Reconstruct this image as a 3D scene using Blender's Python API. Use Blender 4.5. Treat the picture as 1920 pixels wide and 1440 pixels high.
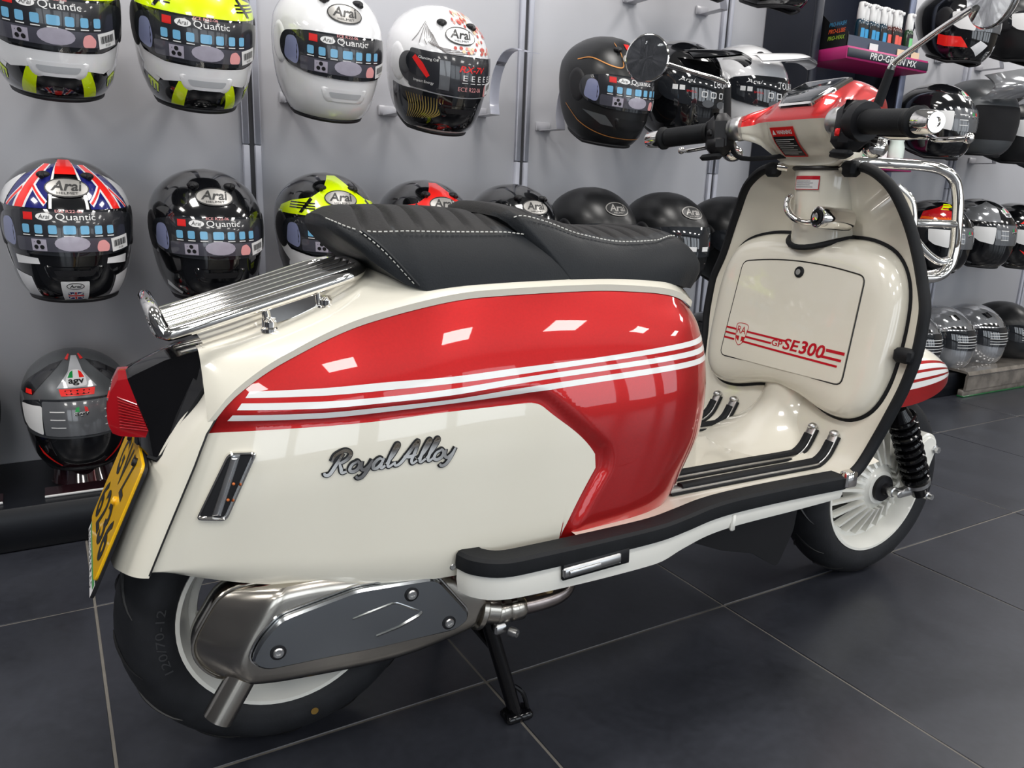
import bpy, bmesh, math, random
from mathutils import Vector, Matrix, noise
from mathutils.geometry import delaunay_2d_cdt
for o in list(bpy.data.objects): bpy.data.objects.remove(o)
SC = bpy.context.scene
COL = SC.collection
PI = math.pi
rnd = random.Random(7)
# ------------------------------------------------------------------ camera
f_px, pitch, roll, yaw, EYE = 1454.756, 0.240761, 0.0394782, 0.542869, 0.868
fwd = Vector((math.sin(yaw)*math.cos(pitch), math.cos(yaw)*math.cos(pitch), -math.sin(pitch)))
rgt = Vector((math.cos(yaw), -math.sin(yaw), 0)); upv = rgt.cross(fwd)
cr = rgt*math.cos(roll) + upv*math.sin(roll); cu = upv*math.cos(roll) - rgt*math.sin(roll)
cam = bpy.data.cameras.new('camera'); cam.sensor_width = 36; cam.lens = 36*f_px/1920; cam.clip_start = .02
co = bpy.data.objects.new('camera', cam); COL.objects.link(co)
co.matrix_world = Matrix(((cr.x, cu.x, -fwd.x, 0), (cr.y, cu.y, -fwd.y, 0), (cr.z, cu.z, -fwd.z, EYE), (0, 0, 0, 1)))
SC.camera = co
# ------------------------------------------------------------------ world, light, exposure
w = bpy.data.worlds.new('world'); SC.world = w; w.use_nodes = True
bg = w.node_tree.nodes['Background']; bg.inputs[0].default_value = (.86, .93, 1, 1); bg.inputs[1].default_value = 2.7
SC.view_settings.view_transform = 'Standard'; SC.view_settings.look = 'None'
SC.view_settings.gamma = 1; SC.view_settings.use_curve_mapping = False
SC.view_settings.exposure = 0.12
CEIL = 3.1
PANELS = [(x, y) for y in (-2.8, -.75, 1.3) for x in (-2.4, -.6, 1.2, 3.0, 4.8, 6.6)]
for x, y in PANELS:
    l = bpy.data.lights.new('ceiling_panel_light', 'AREA'); l.shape = 'RECTANGLE'; l.size = .58; l.size_y = .58
    l.energy = 24 if y > 1 else 19; l.color = (1, .97, .93)
    lo = bpy.data.objects.new('ceiling_panel_light', l); COL.objects.link(lo); lo.location = (x, y, CEIL-.03)
# ------------------------------------------------------------------ materials
MATS = {}
def mat(name, col, rough=.5, metal=0., coat=0., spec=.5, var=0., vscale=8., bump=0., bscale=60., trans=0., ior=1.45, emit=None, estr=0., aniso=0., crough=.03, alpha=1.):
    if name in MATS: return MATS[name]
    m = bpy.data.materials.new(name); m.use_nodes = True; nt = m.node_tree; b = nt.nodes['Principled BSDF']
    c = (*col, 1); b.inputs['Base Color'].default_value = c
    for k, v in (('Roughness', rough), ('Metallic', metal), ('Coat Weight', coat), ('Coat Roughness', crough), ('Specular IOR Level', spec), ('Transmission Weight', trans), ('IOR', ior), ('Alpha', alpha)):
        b.inputs[k].default_value = v
    if emit: b.inputs['Emission Color'].default_value = (*emit, 1); b.inputs['Emission Strength'].default_value = estr
    tc = None
    if var or bump:
        tc = nt.nodes.new('ShaderNodeTexCoord')
    if var:
        n = nt.nodes.new('ShaderNodeTexNoise'); n.inputs['Scale'].default_value = vscale; n.inputs['Detail'].default_value = 5
        nt.links.new(tc.outputs['Object'], n.inputs['Vector'])
        r = nt.nodes.new('ShaderNodeValToRGB'); e = r.color_ramp.elements
        e[0].position = .3; e[1].position = .7
        e[0].color = (*[max(0, v*(1-var)) for v in col], 1); e[1].color = (*[min(1, v*(1+var)) for v in col], 1)
        nt.links.new(n.outputs['Fac'], r.inputs['Fac']); nt.links.new(r.outputs['Color'], b.inputs['Base Color'])
        mr = nt.nodes.new('ShaderNodeMapRange'); mr.inputs['To Min'].default_value = max(0, rough*.85); mr.inputs['To Max'].default_value = min(1, rough*1.15)
        nt.links.new(n.outputs['Fac'], mr.inputs['Value']); nt.links.new(mr.outputs['Result'], b.inputs['Roughness'])
    if bump:
        n2 = nt.nodes.new('ShaderNodeTexNoise'); n2.inputs['Scale'].default_value = bscale; n2.inputs['Detail'].default_value = 3
        nt.links.new(tc.outputs['Object'], n2.inputs['Vector'])
        bm_ = nt.nodes.new('ShaderNodeBump'); bm_.inputs['Strength'].default_value = bump; bm_.inputs['Distance'].default_value = .002
        nt.links.new(n2.outputs['Fac'], bm_.inputs['Height']); nt.links.new(bm_.outputs['Normal'], b.inputs['Normal'])
    MATS[name] = m
    return m
def srgb(r, g, b):
    f = lambda c: ((c/255+.055)/1.055)**2.4 if c/255 > .04045 else c/255/12.92
    return (f(r), f(g), f(b))
# ------------------------------------------------------------------ mesh builder
def lerp(a, b, t): return a+(b-a)*t
def clamp(v, a=0., b=1.): return a if v < a else b if v > b else v
def sstep(a, b, v):
    t = clamp((v-a)/(b-a)); return t*t*(3-2*t)
def interp(tab, x, col=1):
    # monotone-ish cubic (Catmull-Rom on non uniform knots) through rows of tab
    n = len(tab)
    if x <= tab[0][0]: return tab[0][col]
    if x >= tab[-1][0]: return tab[-1][col]
    for i in range(n-1):
        if x <= tab[i+1][0]: break
    x0, x1 = tab[i][0], tab[i+1][0]; y0, y1 = tab[i][col], tab[i+1][col]; h = x1-x0; d = (y1-y0)/h
    def slope(j):
        if j == 0: return (tab[1][col]-tab[0][col])/(tab[1][0]-tab[0][0])
        if j == n-1: return (tab[-1][col]-tab[-2][col])/(tab[-1][0]-tab[-2][0])
        a = (tab[j][col]-tab[j-1][col])/(tab[j][0]-tab[j-1][0]); b = (tab[j+1][col]-tab[j][col])/(tab[j+1][0]-tab[j][0])
        if a*b <= 0: return 0.
        return 2*a*b/(a+b)
    m0, m1 = slope(i), slope(i+1); t = (x-x0)/h
    return y0*(2*t**3-3*t*t+1)+h*m0*(t**3-2*t*t+t)+y1*(-2*t**3+3*t*t)+h*m1*(t**3-t*t)
def smooth(pts, n=6, closed=False):
    P = [Vector(p) for p in pts]; out = []; N = len(P)
    rng = range(N if closed else N-1)
    for i in rng:
        p0 = P[(i-1) % N] if closed or i > 0 else P[0]*2-P[1]
        p1 = P[i]; p2 = P[(i+1) % N]
        p3 = P[(i+2) % N] if closed or i < N-2 else p2*2-p1
        for k in range(n):
            t = k/n; t2 = t*t; t3 = t2*t
            out.append(.5*((2*p1)+(-p0+p2)*t+(2*p0-5*p1+4*p2-p3)*t2+(-p0+3*p1-3*p2+p3)*t3))
    if not closed: out.append(P[-1])
    return out
JOINED = ('lettering', 'text', 'print', 'logo', 'characters', 'stitch', 'drawing', 'border', 'groove', 'ribs', 'tile_field', 'sticker', 'wall_', 'shell', 'name_panel')
class MB:
    def __init__(s): s.v = []; s.f = []; s.m = []; s.cm = 0
    def add(s, vs, fs):
        o = len(s.v); s.v += [tuple(p) for p in vs]; s.f += [tuple(i+o for i in f) for f in fs]; s.m += [s.cm]*len(fs); return s
    def grid(s, fn, nu, nv, cu=False, cv=False, flip=False):
        vs = [fn(i/nu if True else 0, j/nv) for i in range(nu+(0 if cu else 1)) for j in range(nv+(0 if cv else 1))]
        A = nu if cu else nu+1; B = nv if cv else nv+1; fs = []
        for i in range(nu):
            for j in range(nv):
                q = (i*B+j, ((i+1) % A)*B+j, ((i+1) % A)*B+(j+1) % B, i*B+(j+1) % B)
                fs.append(q[::-1] if flip else q)
        return s.add(vs, fs)
    def rings(s, R, cap0=True, cap1=True, closed=True):
        n = len(R[0]); vs = [p for r in R for p in r]; fs = []
        for i in range(len(R)-1):
            for j in range(n if closed else n-1):
                fs.append((i*n+j, i*n+(j+1) % n, (i+1)*n+(j+1) % n, (i+1)*n+j))
        if cap0: fs.append(tuple(range(n))[::-1])
        if cap1: fs.append(tuple((len(R)-1)*n+j for j in range(n)))
        return s.add(vs, fs)
    def box(s, c, d, rot=None, bev=0.):
        x, y, z = d[0]/2, d[1]/2, d[2]/2; M = rot or Matrix.Identity(3); c = Vector(c)
        if bev:
            b = min(bev, x*.95, y*.95, z*.95); R = []
            def ring(zz, ins):
                a, e = x-ins, y-ins
                return [Vector((px, py, zz)) for px, py in ((a-b, -e), (a, -e+b), (a, e-b), (a-b, e), (-a+b, e), (-a, e-b), (-a, -e+b), (-a+b, -e))]
            R = [ring(-z, b*.7), ring(-z+b, 0), ring(z-b, 0), ring(z, b*.7)]
            R = [[c+M@p for p in r] for r in R]
            return s.rings(R)
        vs = [c+M@Vector((a*x, b*y, e*z)) for a in (-1, 1) for b in (-1, 1) for e in (-1, 1)]
        return s.add(vs, [(0, 1, 3, 2), (4, 6, 7, 5), (0, 4, 5, 1), (2, 3, 7, 6), (0, 2, 6, 4), (1, 5, 7, 3)])
    def tube(s, path, r, seg=10, sm=0, closed=False, cap=True, flat=None, upv=None):
        P = smooth(path, sm, closed) if sm else [Vector(p) for p in path]
        n = len(P); R = []
        T = []
        for i in range(n):
            a = P[(i-1) % n] if closed or i > 0 else P[i]; b = P[(i+1) % n] if closed or i < n-1 else P[i]
            T.append((b-a).normalized())
        u = Vector(upv) if upv else Vector((0, 0, 1))
        if abs(T[0].dot(u)) > .95: u = Vector((0, 1, 0))
        x = (u-T[0]*u.dot(T[0])).normalized()
        for i in range(n):
            if upv:
                u = Vector(upv); x = (u-T[i]*u.dot(T[i])).normalized()
            else:
                x = (x-T[i]*x.dot(T[i])).normalized()
            y = T[i].cross(x); rr = r[min(i, len(r)-1)] if isinstance(r, (list, tuple)) else r
            if isinstance(r, (list, tuple)) and len(r) != n: rr = r[int(i/(n-1)*(len(r)-1)+.5)]
            fx, fy = flat or (1, 1)
            R.append([P[i]+(x*math.cos(2*PI*k/seg)*fx+y*math.sin(2*PI*k/seg)*fy)*rr for k in range(seg)])
        if closed: R.append(R[0]); return s.rings(R, False, False)
        return s.rings(R, cap, cap)
    def sweep(s, path, prof, upv=(0, 0, 1), sm=0, closed=False, cap=True):
        # prof: list of (a,b): a along side (T x up), b along up
        P = smooth(path, sm, closed) if sm else [Vector(p) for p in path]; n = len(P); R = []
        for i in range(n):
            a = P[(i-1) % n] if closed or i > 0 else P[i]; b = P[(i+1) % n] if closed or i < n-1 else P[i]
            T = (b-a).normalized(); u = Vector(upv); u = (u-T*u.dot(T)).normalized(); sd = T.cross(u)
            R.append([P[i]+sd*p[0]+u*p[1] for p in prof])
        if closed: R.append(R[0]); return s.rings(R, False, False)
        return s.rings(R, cap, cap)
    def lathe(s, prof, c=(0, 0, 0), ax=(0, 0, 1), seg=32, cap=True, ang=2*PI):
        A = Vector(ax).normalized(); q = A.to_track_quat('Z', 'Y'); c = Vector(c)
        R = [[c+q@Vector((r*math.cos(2*PI*k/seg), r*math.sin(2*PI*k/seg), h)) for k in range(seg)] for r, h in prof]
        return s.rings(R, cap and prof[0][0] > 1e-6, cap and prof[-1][0] > 1e-6)
    def prism(s, poly, fn, h0, h1, bev=0.):
        # poly 2D list; fn(a,b,h)->3D
        if bev:
            cx = sum(p[0] for p in poly)/len(poly); cy = sum(p[1] for p in poly)/len(poly)
            ins = inset(poly, bev)
            R = [[fn(*p, h0) for p in poly], [fn(*p, lerp(h0, h1, 1)-(bev if h1 > h0 else -bev)) for p in poly], [fn(*p, h1) for p in ins]]
        else:
            R = [[fn(*p, h0) for p in poly], [fn(*p, h1) for p in poly]]
        return s.rings(R)
    def sphere(s, c, r, sx=1, sy=1, sz=1, nu=16, nv=10):
        c = Vector(c)
        return s.grid(lambda u, v: c+Vector((math.cos(2*PI*u)*math.sin(PI*v)*sx, math.sin(2*PI*u)*math.sin(PI*v)*sy, -math.cos(PI*v)*sz))*r, nu, nv, cu=True)
    def build(s, name, mats, parent=None, sm=True, ang=38):
        if not any(w_ in name for w_ in JOINED): 
            comp = s.split()
            if 2 <= len(comp) <= 40:
                os_ = [c.build1(name, mats, parent, sm, ang) for c in comp]; return os_[0]
        return s.build1(name, mats, parent, sm, ang)
    def split(s):
        par = list(range(len(s.v)))
        def fd(i):
            while par[i] != i: par[i] = par[par[i]]; i = par[i]
            return i
        key = {}
        for i, p in enumerate(s.v):
            k = (round(p[0], 5), round(p[1], 5), round(p[2], 5))
            if k in key: par[fd(i)] = fd(key[k])
            else: key[k] = i
        for f in s.f:
            r = fd(f[0])
            for i in f[1:]: par[fd(i)] = r
        out = {}; 
        for f, m in zip(s.f, s.m): out.setdefault(fd(f[0]), []).append((f, m))
        if len(out) < 2: return [s]
        res = []
        for fl in out.values():
            c = MB(); mp = {}
            for f, m in fl:
                q = []
                for i in f:
                    if i not in mp: mp[i] = len(c.v); c.v.append(s.v[i])
                    q.append(mp[i])
                c.f.append(tuple(q)); c.m.append(m)
            res.append(c)
        return res
    def build1(s, name, mats, parent=None, sm=True, ang=38):
        me = bpy.data.meshes.new(name); me.from_pydata(s.v, [], s.f)
        if not isinstance(mats, (list, tuple)): mats = [mats]
        for m in mats: me.materials.append(m)
        if len(mats) > 1: me.polygons.foreach_set('material_index', s.m)
        bm_ = bmesh.new(); bm_.from_mesh(me)
        bmesh.ops.remove_doubles(bm_, verts=bm_.verts, dist=1e-6)
        if sm is not None: bmesh.ops.recalc_face_normals(bm_, faces=bm_.faces)
        bm_.to_mesh(me); bm_.free()
        if sm:
            me.polygons.foreach_set('use_smooth', [True]*len(me.polygons)); me.set_sharp_from_angle(angle=math.radians(ang))
        me.update()
        o = bpy.data.objects.new(name, me); COL.objects.link(o)
        if parent: o.parent = parent
        return o
def inset(poly, d):
    n = len(poly); out = []
    area = sum(poly[i][0]*poly[(i+1) % n][1]-poly[(i+1) % n][0]*poly[i][1] for i in range(n)); sg = 1 if area > 0 else -1
    for i in range(n):
        a, b, c = poly[i-1], poly[i], poly[(i+1) % n]
        e1 = Vector((b[0]-a[0], b[1]-a[1])); e2 = Vector((c[0]-b[0], c[1]-b[1]))
        if e1.length < 1e-9 or e2.length < 1e-9: out.append(tuple(b)); continue
        n1 = Vector((-e1.y, e1.x)).normalized()*sg; n2 = Vector((-e2.y, e2.x)).normalized()*sg
        m = n1+n2
        if m.length < 1e-6: out.append((b[0]+n1.x*d, b[1]+n1.y*d)); continue
        m = m/m.length; k = d/max(.4, m.dot(n1)); out.append((b[0]+m.x*k, b[1]+m.y*k))
    return out
def roundpoly(poly, r, n=4):
    out = []; N = len(poly)
    for i in range(N):
        a, b, c = Vector(poly[i-1]), Vector(poly[i]), Vector(poly[(i+1) % N])
        rr = r[i] if isinstance(r, (list, tuple)) else r
        d1 = (a-b); d2 = (c-b); k = min(rr, d1.length*.48, d2.length*.48)
        p, q = b+d1.normalized()*k, b+d2.normalized()*k
        for j in range(n+1):
            t = j/n; out.append(tuple(p*(1-t)**2+b*2*t*(1-t)+q*t*t))
    return out
def ell(cx, cy, rx, ry, n=24, rot=0.): return [(cx+rx*math.cos(2*PI*k/n)*math.cos(rot)-ry*math.sin(2*PI*k/n)*math.sin(rot), cy+rx*math.cos(2*PI*k/n)*math.sin(rot)+ry*math.sin(2*PI*k/n)*math.cos(rot)) for k in range(n)]
def rect(x0, y0, x1, y1): return [(x0, y0), (x1, y0), (x1, y1), (x0, y1)]
def tri2d(poly, maxlen, holes=()):
    # triangulate a 2D polygon with interior grid points -> verts2d, faces
    vs = [Vector(p) for p in poly]; edges = []
    def ring(pl):
        o = len(V); 
        for i in range(len(pl)):
            a = Vector(pl[i]); b = Vector(pl[(i+1) % len(pl)]); k = max(1, int((b-a).length/maxlen+.999))
            for j in range(k): V.append(a.lerp(b, j/k))
        n = len(V)-o
        for i in range(n): E.append((o+i, o+(i+1) % n))
    V = []; E = []
    ring(poly)
    for h in holes: ring(h)
    x0 = min(p[0] for p in poly); x1 = max(p[0] for p in poly); y0 = min(p[1] for p in poly); y1 = max(p[1] for p in poly)
    nb = len(V)
    def inside(p, pl):
        c = False; n = len(pl)
        for i in range(n):
            a, b = pl[i], pl[(i+1) % n]
            if (a[1] > p[1]) != (b[1] > p[1]) and p[0] < (b[0]-a[0])*(p[1]-a[1])/(b[1]-a[1])+a[0]: c = not c
        return c
    nx = int((x1-x0)/maxlen); ny = int((y1-y0)/maxlen)
    for i in range(1, nx+1):
        for j in range(1, ny+1):
            p = (x0+(x1-x0)*i/(nx+1)+.0001*(j % 2), y0+(y1-y0)*j/(ny+1))
            if inside(p, poly) and not any(inside(p, h) for h in holes): V.append(Vector(p))
    r = delaunay_2d_cdt(V, E, [], 0, 1e-7)
    ov, of = r[0], r[2]; F = []
    for f in of:
        c = ((ov[f[0]].x+ov[f[1]].x+ov[f[2]].x)/3, (ov[f[0]].y+ov[f[1]].y+ov[f[2]].y)/3)
        if inside(c, poly) and not any(inside(c, h) for h in holes): F.append(tuple(f))
    return ov, F
def decal(mb, poly, fn, maxlen=.012, holes=()):
    v, f = tri2d(poly, maxlen, holes); mb.add([fn(p.x, p.y) for p in v], f)
TXT = {}
def text2d(s, shear=0., bold=0., spacing=1.):
    # flat outline mesh of a string in the built-in font, height of a capital = 1 about
    k = (s, shear, bold, spacing)
    if k in TXT: return TXT[k]
    c = bpy.data.curves.new('lettering', 'FONT'); c.body = s; c.size = 1; c.shear = shear; c.offset = bold; c.space_character = spacing; c.resolution_u = 3
    o = bpy.data.objects.new('lettering', c); COL.objects.link(o)
    bpy.context.view_layer.update()
    me = o.evaluated_get(bpy.context.evaluated_depsgraph_get()).to_mesh()
    V = [(v.co.x, v.co.y) for v in me.vertices]; F = [tuple(p.vertices) for p in me.polygons]
    o.evaluated_get(bpy.context.evaluated_depsgraph_get()).to_mesh_clear()
    bpy.data.objects.remove(o); bpy.data.curves.remove(c)
    x0 = min(p[0] for p in V); x1 = max(p[0] for p in V); y0 = min(p[1] for p in V); y1 = max(p[1] for p in V)
    V = [((p[0]-x0)/(x1-x0), (p[1]-y0)/(y1-y0)) for p in V]
    TXT[k] = (V, F, (x1-x0)/(y1-y0)); return TXT[k]
def text(mb, s, fn, x, y, w, h=None, shear=0., bold=0., spacing=1.):
    # text box lower-left x,y width w in the 2D chart of fn
    V, F, asp = text2d(s, shear, bold, spacing); h = h or w/asp
    mb.add([fn(x+p[0]*w, y+p[1]*h) for p in V], F)
def empty(name, loc=(0, 0, 0), rz=0., parent=None):
    o = bpy.data.objects.new(name, None); COL.objects.link(o); o.location = loc; o.rotation_euler = (0, 0, rz); o.empty_display_size = .1
    if parent: o.parent = parent
    return o
def tag(o, label=None, cat=None, group=None, kind=None):
    if label: o['label'] = label
    if cat: o['category'] = cat
    if group: o['group'] = group
    if kind: o['kind'] = kind
    return o
def bez(pts, n=8): return smooth([(p[0], p[1], 0) for p in pts], n)
def ribbon(mb, pts, wd, fn, n=6, sm=True, taper=False):
    # 2D stroke of width wd (or list) along pts mapped by fn
    P = [(p.x, p.y) for p in bez(pts, n)] if sm else pts
    L = []; N = len(P)
    for i in range(N):
        a = Vector(P[max(0, i-1)]); b = Vector(P[min(N-1, i+1)]); t = (b-a)
        t = t.normalized() if t.length > 1e-9 else Vector((1, 0)); nn = Vector((-t.y, t.x))
        ww = wd if not isinstance(wd, (list, tuple)) else lerp(wd[int(i/(N-1)*(len(wd)-1.001))], wd[min(len(wd)-1, int(i/(N-1)*(len(wd)-1.001))+1)], (i/(N-1)*(len(wd)-1.001)) % 1)
        p = Vector(P[i]); L.append(fn(*(p+nn*ww/2))); L.append(fn(*(p-nn*ww/2)))
    mb.add(L, [(2*i, 2*i+1, 2*i+3, 2*i+2) for i in range(N-1)])
# ---- shared palette
M_red = mat('candy_red_paint', (.50, .010, .011), .34, .6, 1., var=.05, vscale=300, crough=.02)
M_cream = mat('cream_gloss_paint', srgb(232, 228, 214), .22, 0, 1., var=.015, vscale=4, crough=.02)
M_white = mat('white_rail_paint', srgb(236, 235, 228), .3, 0, .6, var=.015)
M_stripe = mat('white_stripe_vinyl', srgb(236, 237, 236), .25, 0, .8)
M_rstripe = mat('red_stripe_vinyl', srgb(190, 12, 34), .3, 0, .5)
M_chrome = mat('polished_chrome', (.82, .80, .77), .06, 1., var=.02, vscale=20)
M_steel = mat('brushed_stainless', (.52, .49, .44), .2, 1., var=.12, vscale=14)
M_cover = mat('satin_cover_steel', (.36, .38, .40), .17, 1., var=.08, vscale=6)
M_blued = mat('heat_tinted_steel', (.30, .26, .25), .24, 1., var=.35, vscale=18)
M_alu = mat('cast_aluminium', (.60, .60, .60), .32, 1., var=.06, vscale=40)
M_rub = mat('black_rubber', (.009, .010, .012), .62, spec=.3, var=.2, vscale=40, bump=.1, bscale=250)
M_plas = mat('black_gloss_plastic', (.004, .004, .005), .1, 0, .25, .3)
M_mplas = mat('black_matt_plastic', (.010, .010, .012), .45, spec=.35, var=.1, vscale=60)
M_tyre = mat('tyre_rubber', (.014, .015, .018), .62, spec=.35, var=.25, vscale=30, bump=.15, bscale=180)
M_leath = mat('black_grained_leather', (.012, .014, .017), .5, 0, 0, .35, var=.1, vscale=60, bump=.22, bscale=420)
M_suede = mat('black_ribbed_leather', (.017, .0165, .017), .62, 0, 0, .35, var=.12, vscale=80, bump=.25, bscale=300)
M_thread = mat('white_thread', srgb(205, 205, 200), .7)
M_lens = mat('red_lens_plastic', (.55, .004, .012), .12, 0, 1., trans=.35)
M_clear = mat('clear_lens_plastic', (.45, .47, .5), .08, .6, 1.)
M_plate = mat('yellow_plate_reflective', srgb(246, 190, 8), .35, 0, .6, var=.03, vscale=30)
M_black = mat('black_ink', (.01, .01, .011), .4)
M_redl = mat('red_label_ink', srgb(214, 30, 30), .4)
M_wht = mat('white_label_paper', srgb(226, 226, 226), .5)
M_glass = mat('dark_display_glass', (.03, .035, .04), .05, 0, 1.)
M_mir = mat('mirror_glass', (.86, .88, .9), .01, 1.)
M_gold = mat('brass_plated', (.62, .48, .25), .3, 1., var=.1)
M_grn = mat('green_print', srgb(70, 150, 80), .5)
# ================================================================== ROOM
WALL_Y = 2.38
def st(o, label=None): o['kind'] = 'structure'; (label and o.__setitem__('label', label)); return o
def slate(name, base, var):
    m = bpy.data.materials.new(name); m.use_nodes = True; nt = m.node_tree; b = nt.nodes['Principled BSDF']
    tc = nt.nodes.new('ShaderNodeTexCoord'); oi = nt.nodes.new('ShaderNodeObjectInfo')
    geo = nt.nodes.new('ShaderNodeNewGeometry')
    n = nt.nodes.new('ShaderNodeTexNoise'); n.inputs['Scale'].default_value = 5; n.inputs['Detail'].default_value = 8; n.inputs['Distortion'].default_value = .6
    n2 = nt.nodes.new('ShaderNodeTexNoise'); n2.inputs['Scale'].default_value = 60; n2.inputs['Detail'].default_value = 6
    nt.links.new(geo.outputs['Position'], n.inputs['Vector']); nt.links.new(geo.outputs['Position'], n2.inputs['Vector'])
    r = nt.nodes.new('ShaderNodeValToRGB'); e = r.color_ramp.elements; e[0].position = .3; e[1].position = .72
    e[0].color = (*[c*(1-var) for c in base], 1); e[1].color = (*[c*(1+var) for c in base], 1)
    mx = nt.nodes.new('ShaderNodeMix'); mx.data_type = 'FLOAT'; mx.inputs[0].default_value = .35
    nt.links.new(n.outputs['Fac'], mx.inputs[2]); nt.links.new(n2.outputs['Fac'], mx.inputs[3]); nt.links.new(mx.outputs[0], r.inputs['Fac'])
    nt.links.new(r.outputs['Color'], b.inputs['Base Color'])
    mr = nt.nodes.new('ShaderNodeMapRange'); mr.inputs['To Min'].default_value = .24; mr.inputs['To Max'].default_value = .38
    nt.links.new(n.outputs['Fac'], mr.inputs['Value']); nt.links.new(mr.outputs['Result'], b.inputs['Roughness'])
    bp = nt.nodes.new('ShaderNodeBump'); bp.inputs['Strength'].default_value = .12; bp.inputs['Distance'].default_value = .002
    nt.links.new(mx.outputs[0], bp.inputs['Height']); nt.links.new(bp.outputs['Normal'], b.inputs['Normal'])
    b.inputs['Specular IOR Level'].default_value = .6
    return m
M_tile = slate('slate_grey_tile', srgb(46, 48, 55), .38)
M_grout = mat('grey_grout', srgb(112, 108, 102), .85, var=.1, vscale=40)
M_wall = mat('grey_wall_board', srgb(200, 200, 205), .6, var=.03, vscale=3)
M_rail = mat('silver_anodised_rail', srgb(186, 188, 199), .5, .0, var=.03, vscale=30)
M_slot = mat('rail_slot_shadow_grey', (.05, .05, .055), .6)
M_ceil = mat('white_ceiling_paint', srgb(196, 195, 190), .8, var=.02)
M_shell = mat('taupe_wall_paint', srgb(104, 99, 92), .8, var=.03)
M_plinth = mat('black_gloss_plinth', (.007, .008, .011), .34, 0, 0., spec=.3, var=.15, vscale=10)
M_navy = mat('navy_black_panel', (.012, .015, .026), .4, var=.1)
X0, X1, Y0 = -3.4, 8.0, -4.6
mb = MB(); mb.box(((X0+X1)/2, (Y0+WALL_Y+.1)/2, -.0518), (X1-X0, WALL_Y+.1-Y0, .1)); FLOOR = st(mb.build('floor', M_grout))
TS_, TX, TY = .6, .0225, 1.081
mb = MB(); mb.box((0, 0, -.006), (TS_-.005, TS_-.005, .012), bev=.0012); tile0 = mb.build('tile', M_tile, FLOOR)
first = True
for j in range(-2, 2):
    for i in range(-3, 12):
        t = tile0 if first else tile0.copy()
        if not first: COL.objects.link(t); t.parent = FLOOR
        first = False; t.location = (TX+TS_*(i+.5), TY+TS_*(j+.5), 0)
mb = MB(); yt = TY-2*TS_
for j in range(int((yt-Y0)/TS_)+1):
    for i in range(-6, 13):
        cx, cy = TX+TS_*(i+.5), yt-TS_*(j+.5)
        if X0 < cx < X1 and cy-.3 > Y0: mb.box((cx, cy, -.006), (TS_-.004, TS_-.004, .012))
for j in (-2, -1, 0, 1):
    for i in (-6, -5, -4, 12):
        cx, cy = TX+TS_*(i+.5), TY+TS_*(j+.5)
        if X0 < cx-.3 and cx+.3 < X1: mb.box((cx, cy, -.006), (TS_-.004, TS_-.004, .012))
o = mb.build('tile_field', M_tile, FLOOR, sm=False); o['kind'] = 'stuff'
# back wall of board panels between uprights
mb = MB(); mb.box(((X0+X1)/2, WALL_Y+.06, CEIL/2), (X1-X0, .1, CEIL)); WB = st(mb.build('wall_back', M_wall))
RAILS = [-2.167, -1.267, -.367, .533, 1.433, 2.333, 3.97, 4.87, 5.77, 6.67]
px = [X0]+RAILS+[X1]
for a, b in zip(px[:-1], px[1:]):
    mb = MB(); mb.box(((a+b)/2, WALL_Y+.004, (CEIL+.1)/2), (b-a-.05, .012, CEIL-.12), bev=.002); mb.build('wall_panel', M_wall, WB)
for k, x in enumerate(RAILS):
    r = empty('trim_%d' % (k+1), (x, WALL_Y, 0)); st(r)
    for z0, z1 in ((.1, .973), (.976, 1.85), (1.853, CEIL-.02)):
        for s in (-1, 1):
            mb = MB(); mb.box((s*.0165, -.006, (z0+z1)/2), (.019, .016, z1-z0), bev=.002); mb.build('upright_strip', M_rail, r)
    mb = MB(); mb.box((0, -.001, (CEIL)/2), (.016, .008, CEIL-.1)); mb.build('upright_slot', M_slot, r)
mb = MB(); mb.box(((X0+X1)/2, (Y0+WALL_Y)/2, CEIL+.05), (X1-X0, WALL_Y-Y0+.2, .1)); st(mb.build('ceiling', M_ceil))
mb = MB(); mb.box((X0-.05, (Y0+WALL_Y)/2, CEIL/2), (.1, WALL_Y-Y0, CEIL)); st(mb.build('wall_left', mat('charcoal_wall_paint', srgb(66, 67, 72), .7, var=.05)))
mb = MB(); mb.box((X1+.05, (Y0+WALL_Y)/2, CEIL/2), (.1, WALL_Y-Y0, CEIL)); st(mb.build('wall_right', M_shell))
# shop front behind the camera: sill, head, mullions, open to daylight
mb = MB(); mb.box(((X0+X1)/2, Y0-.05, .2), (X1-X0, .1, .4)); mb.box(((X0+X1)/2, Y0-.05, 2.85), (X1-X0, .1, .5))
for i in range(8): mb.box((X0+.1+i*(X1-X0-.2)/7, Y0-.05, 1.5), (.22 if i % 2 else .5, .1, 2.3))
st(mb.build('wall_front', M_shell))
# plinth along the wall and acrylic riser
mb = MB(); mb.box((2.3, 2.205, .056), (11, .35, .108), bev=.003); o = mb.build('display_plinth', M_plinth); tag(o, 'long low black plinth along the foot of the helmet wall', 'plinth')
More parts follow.
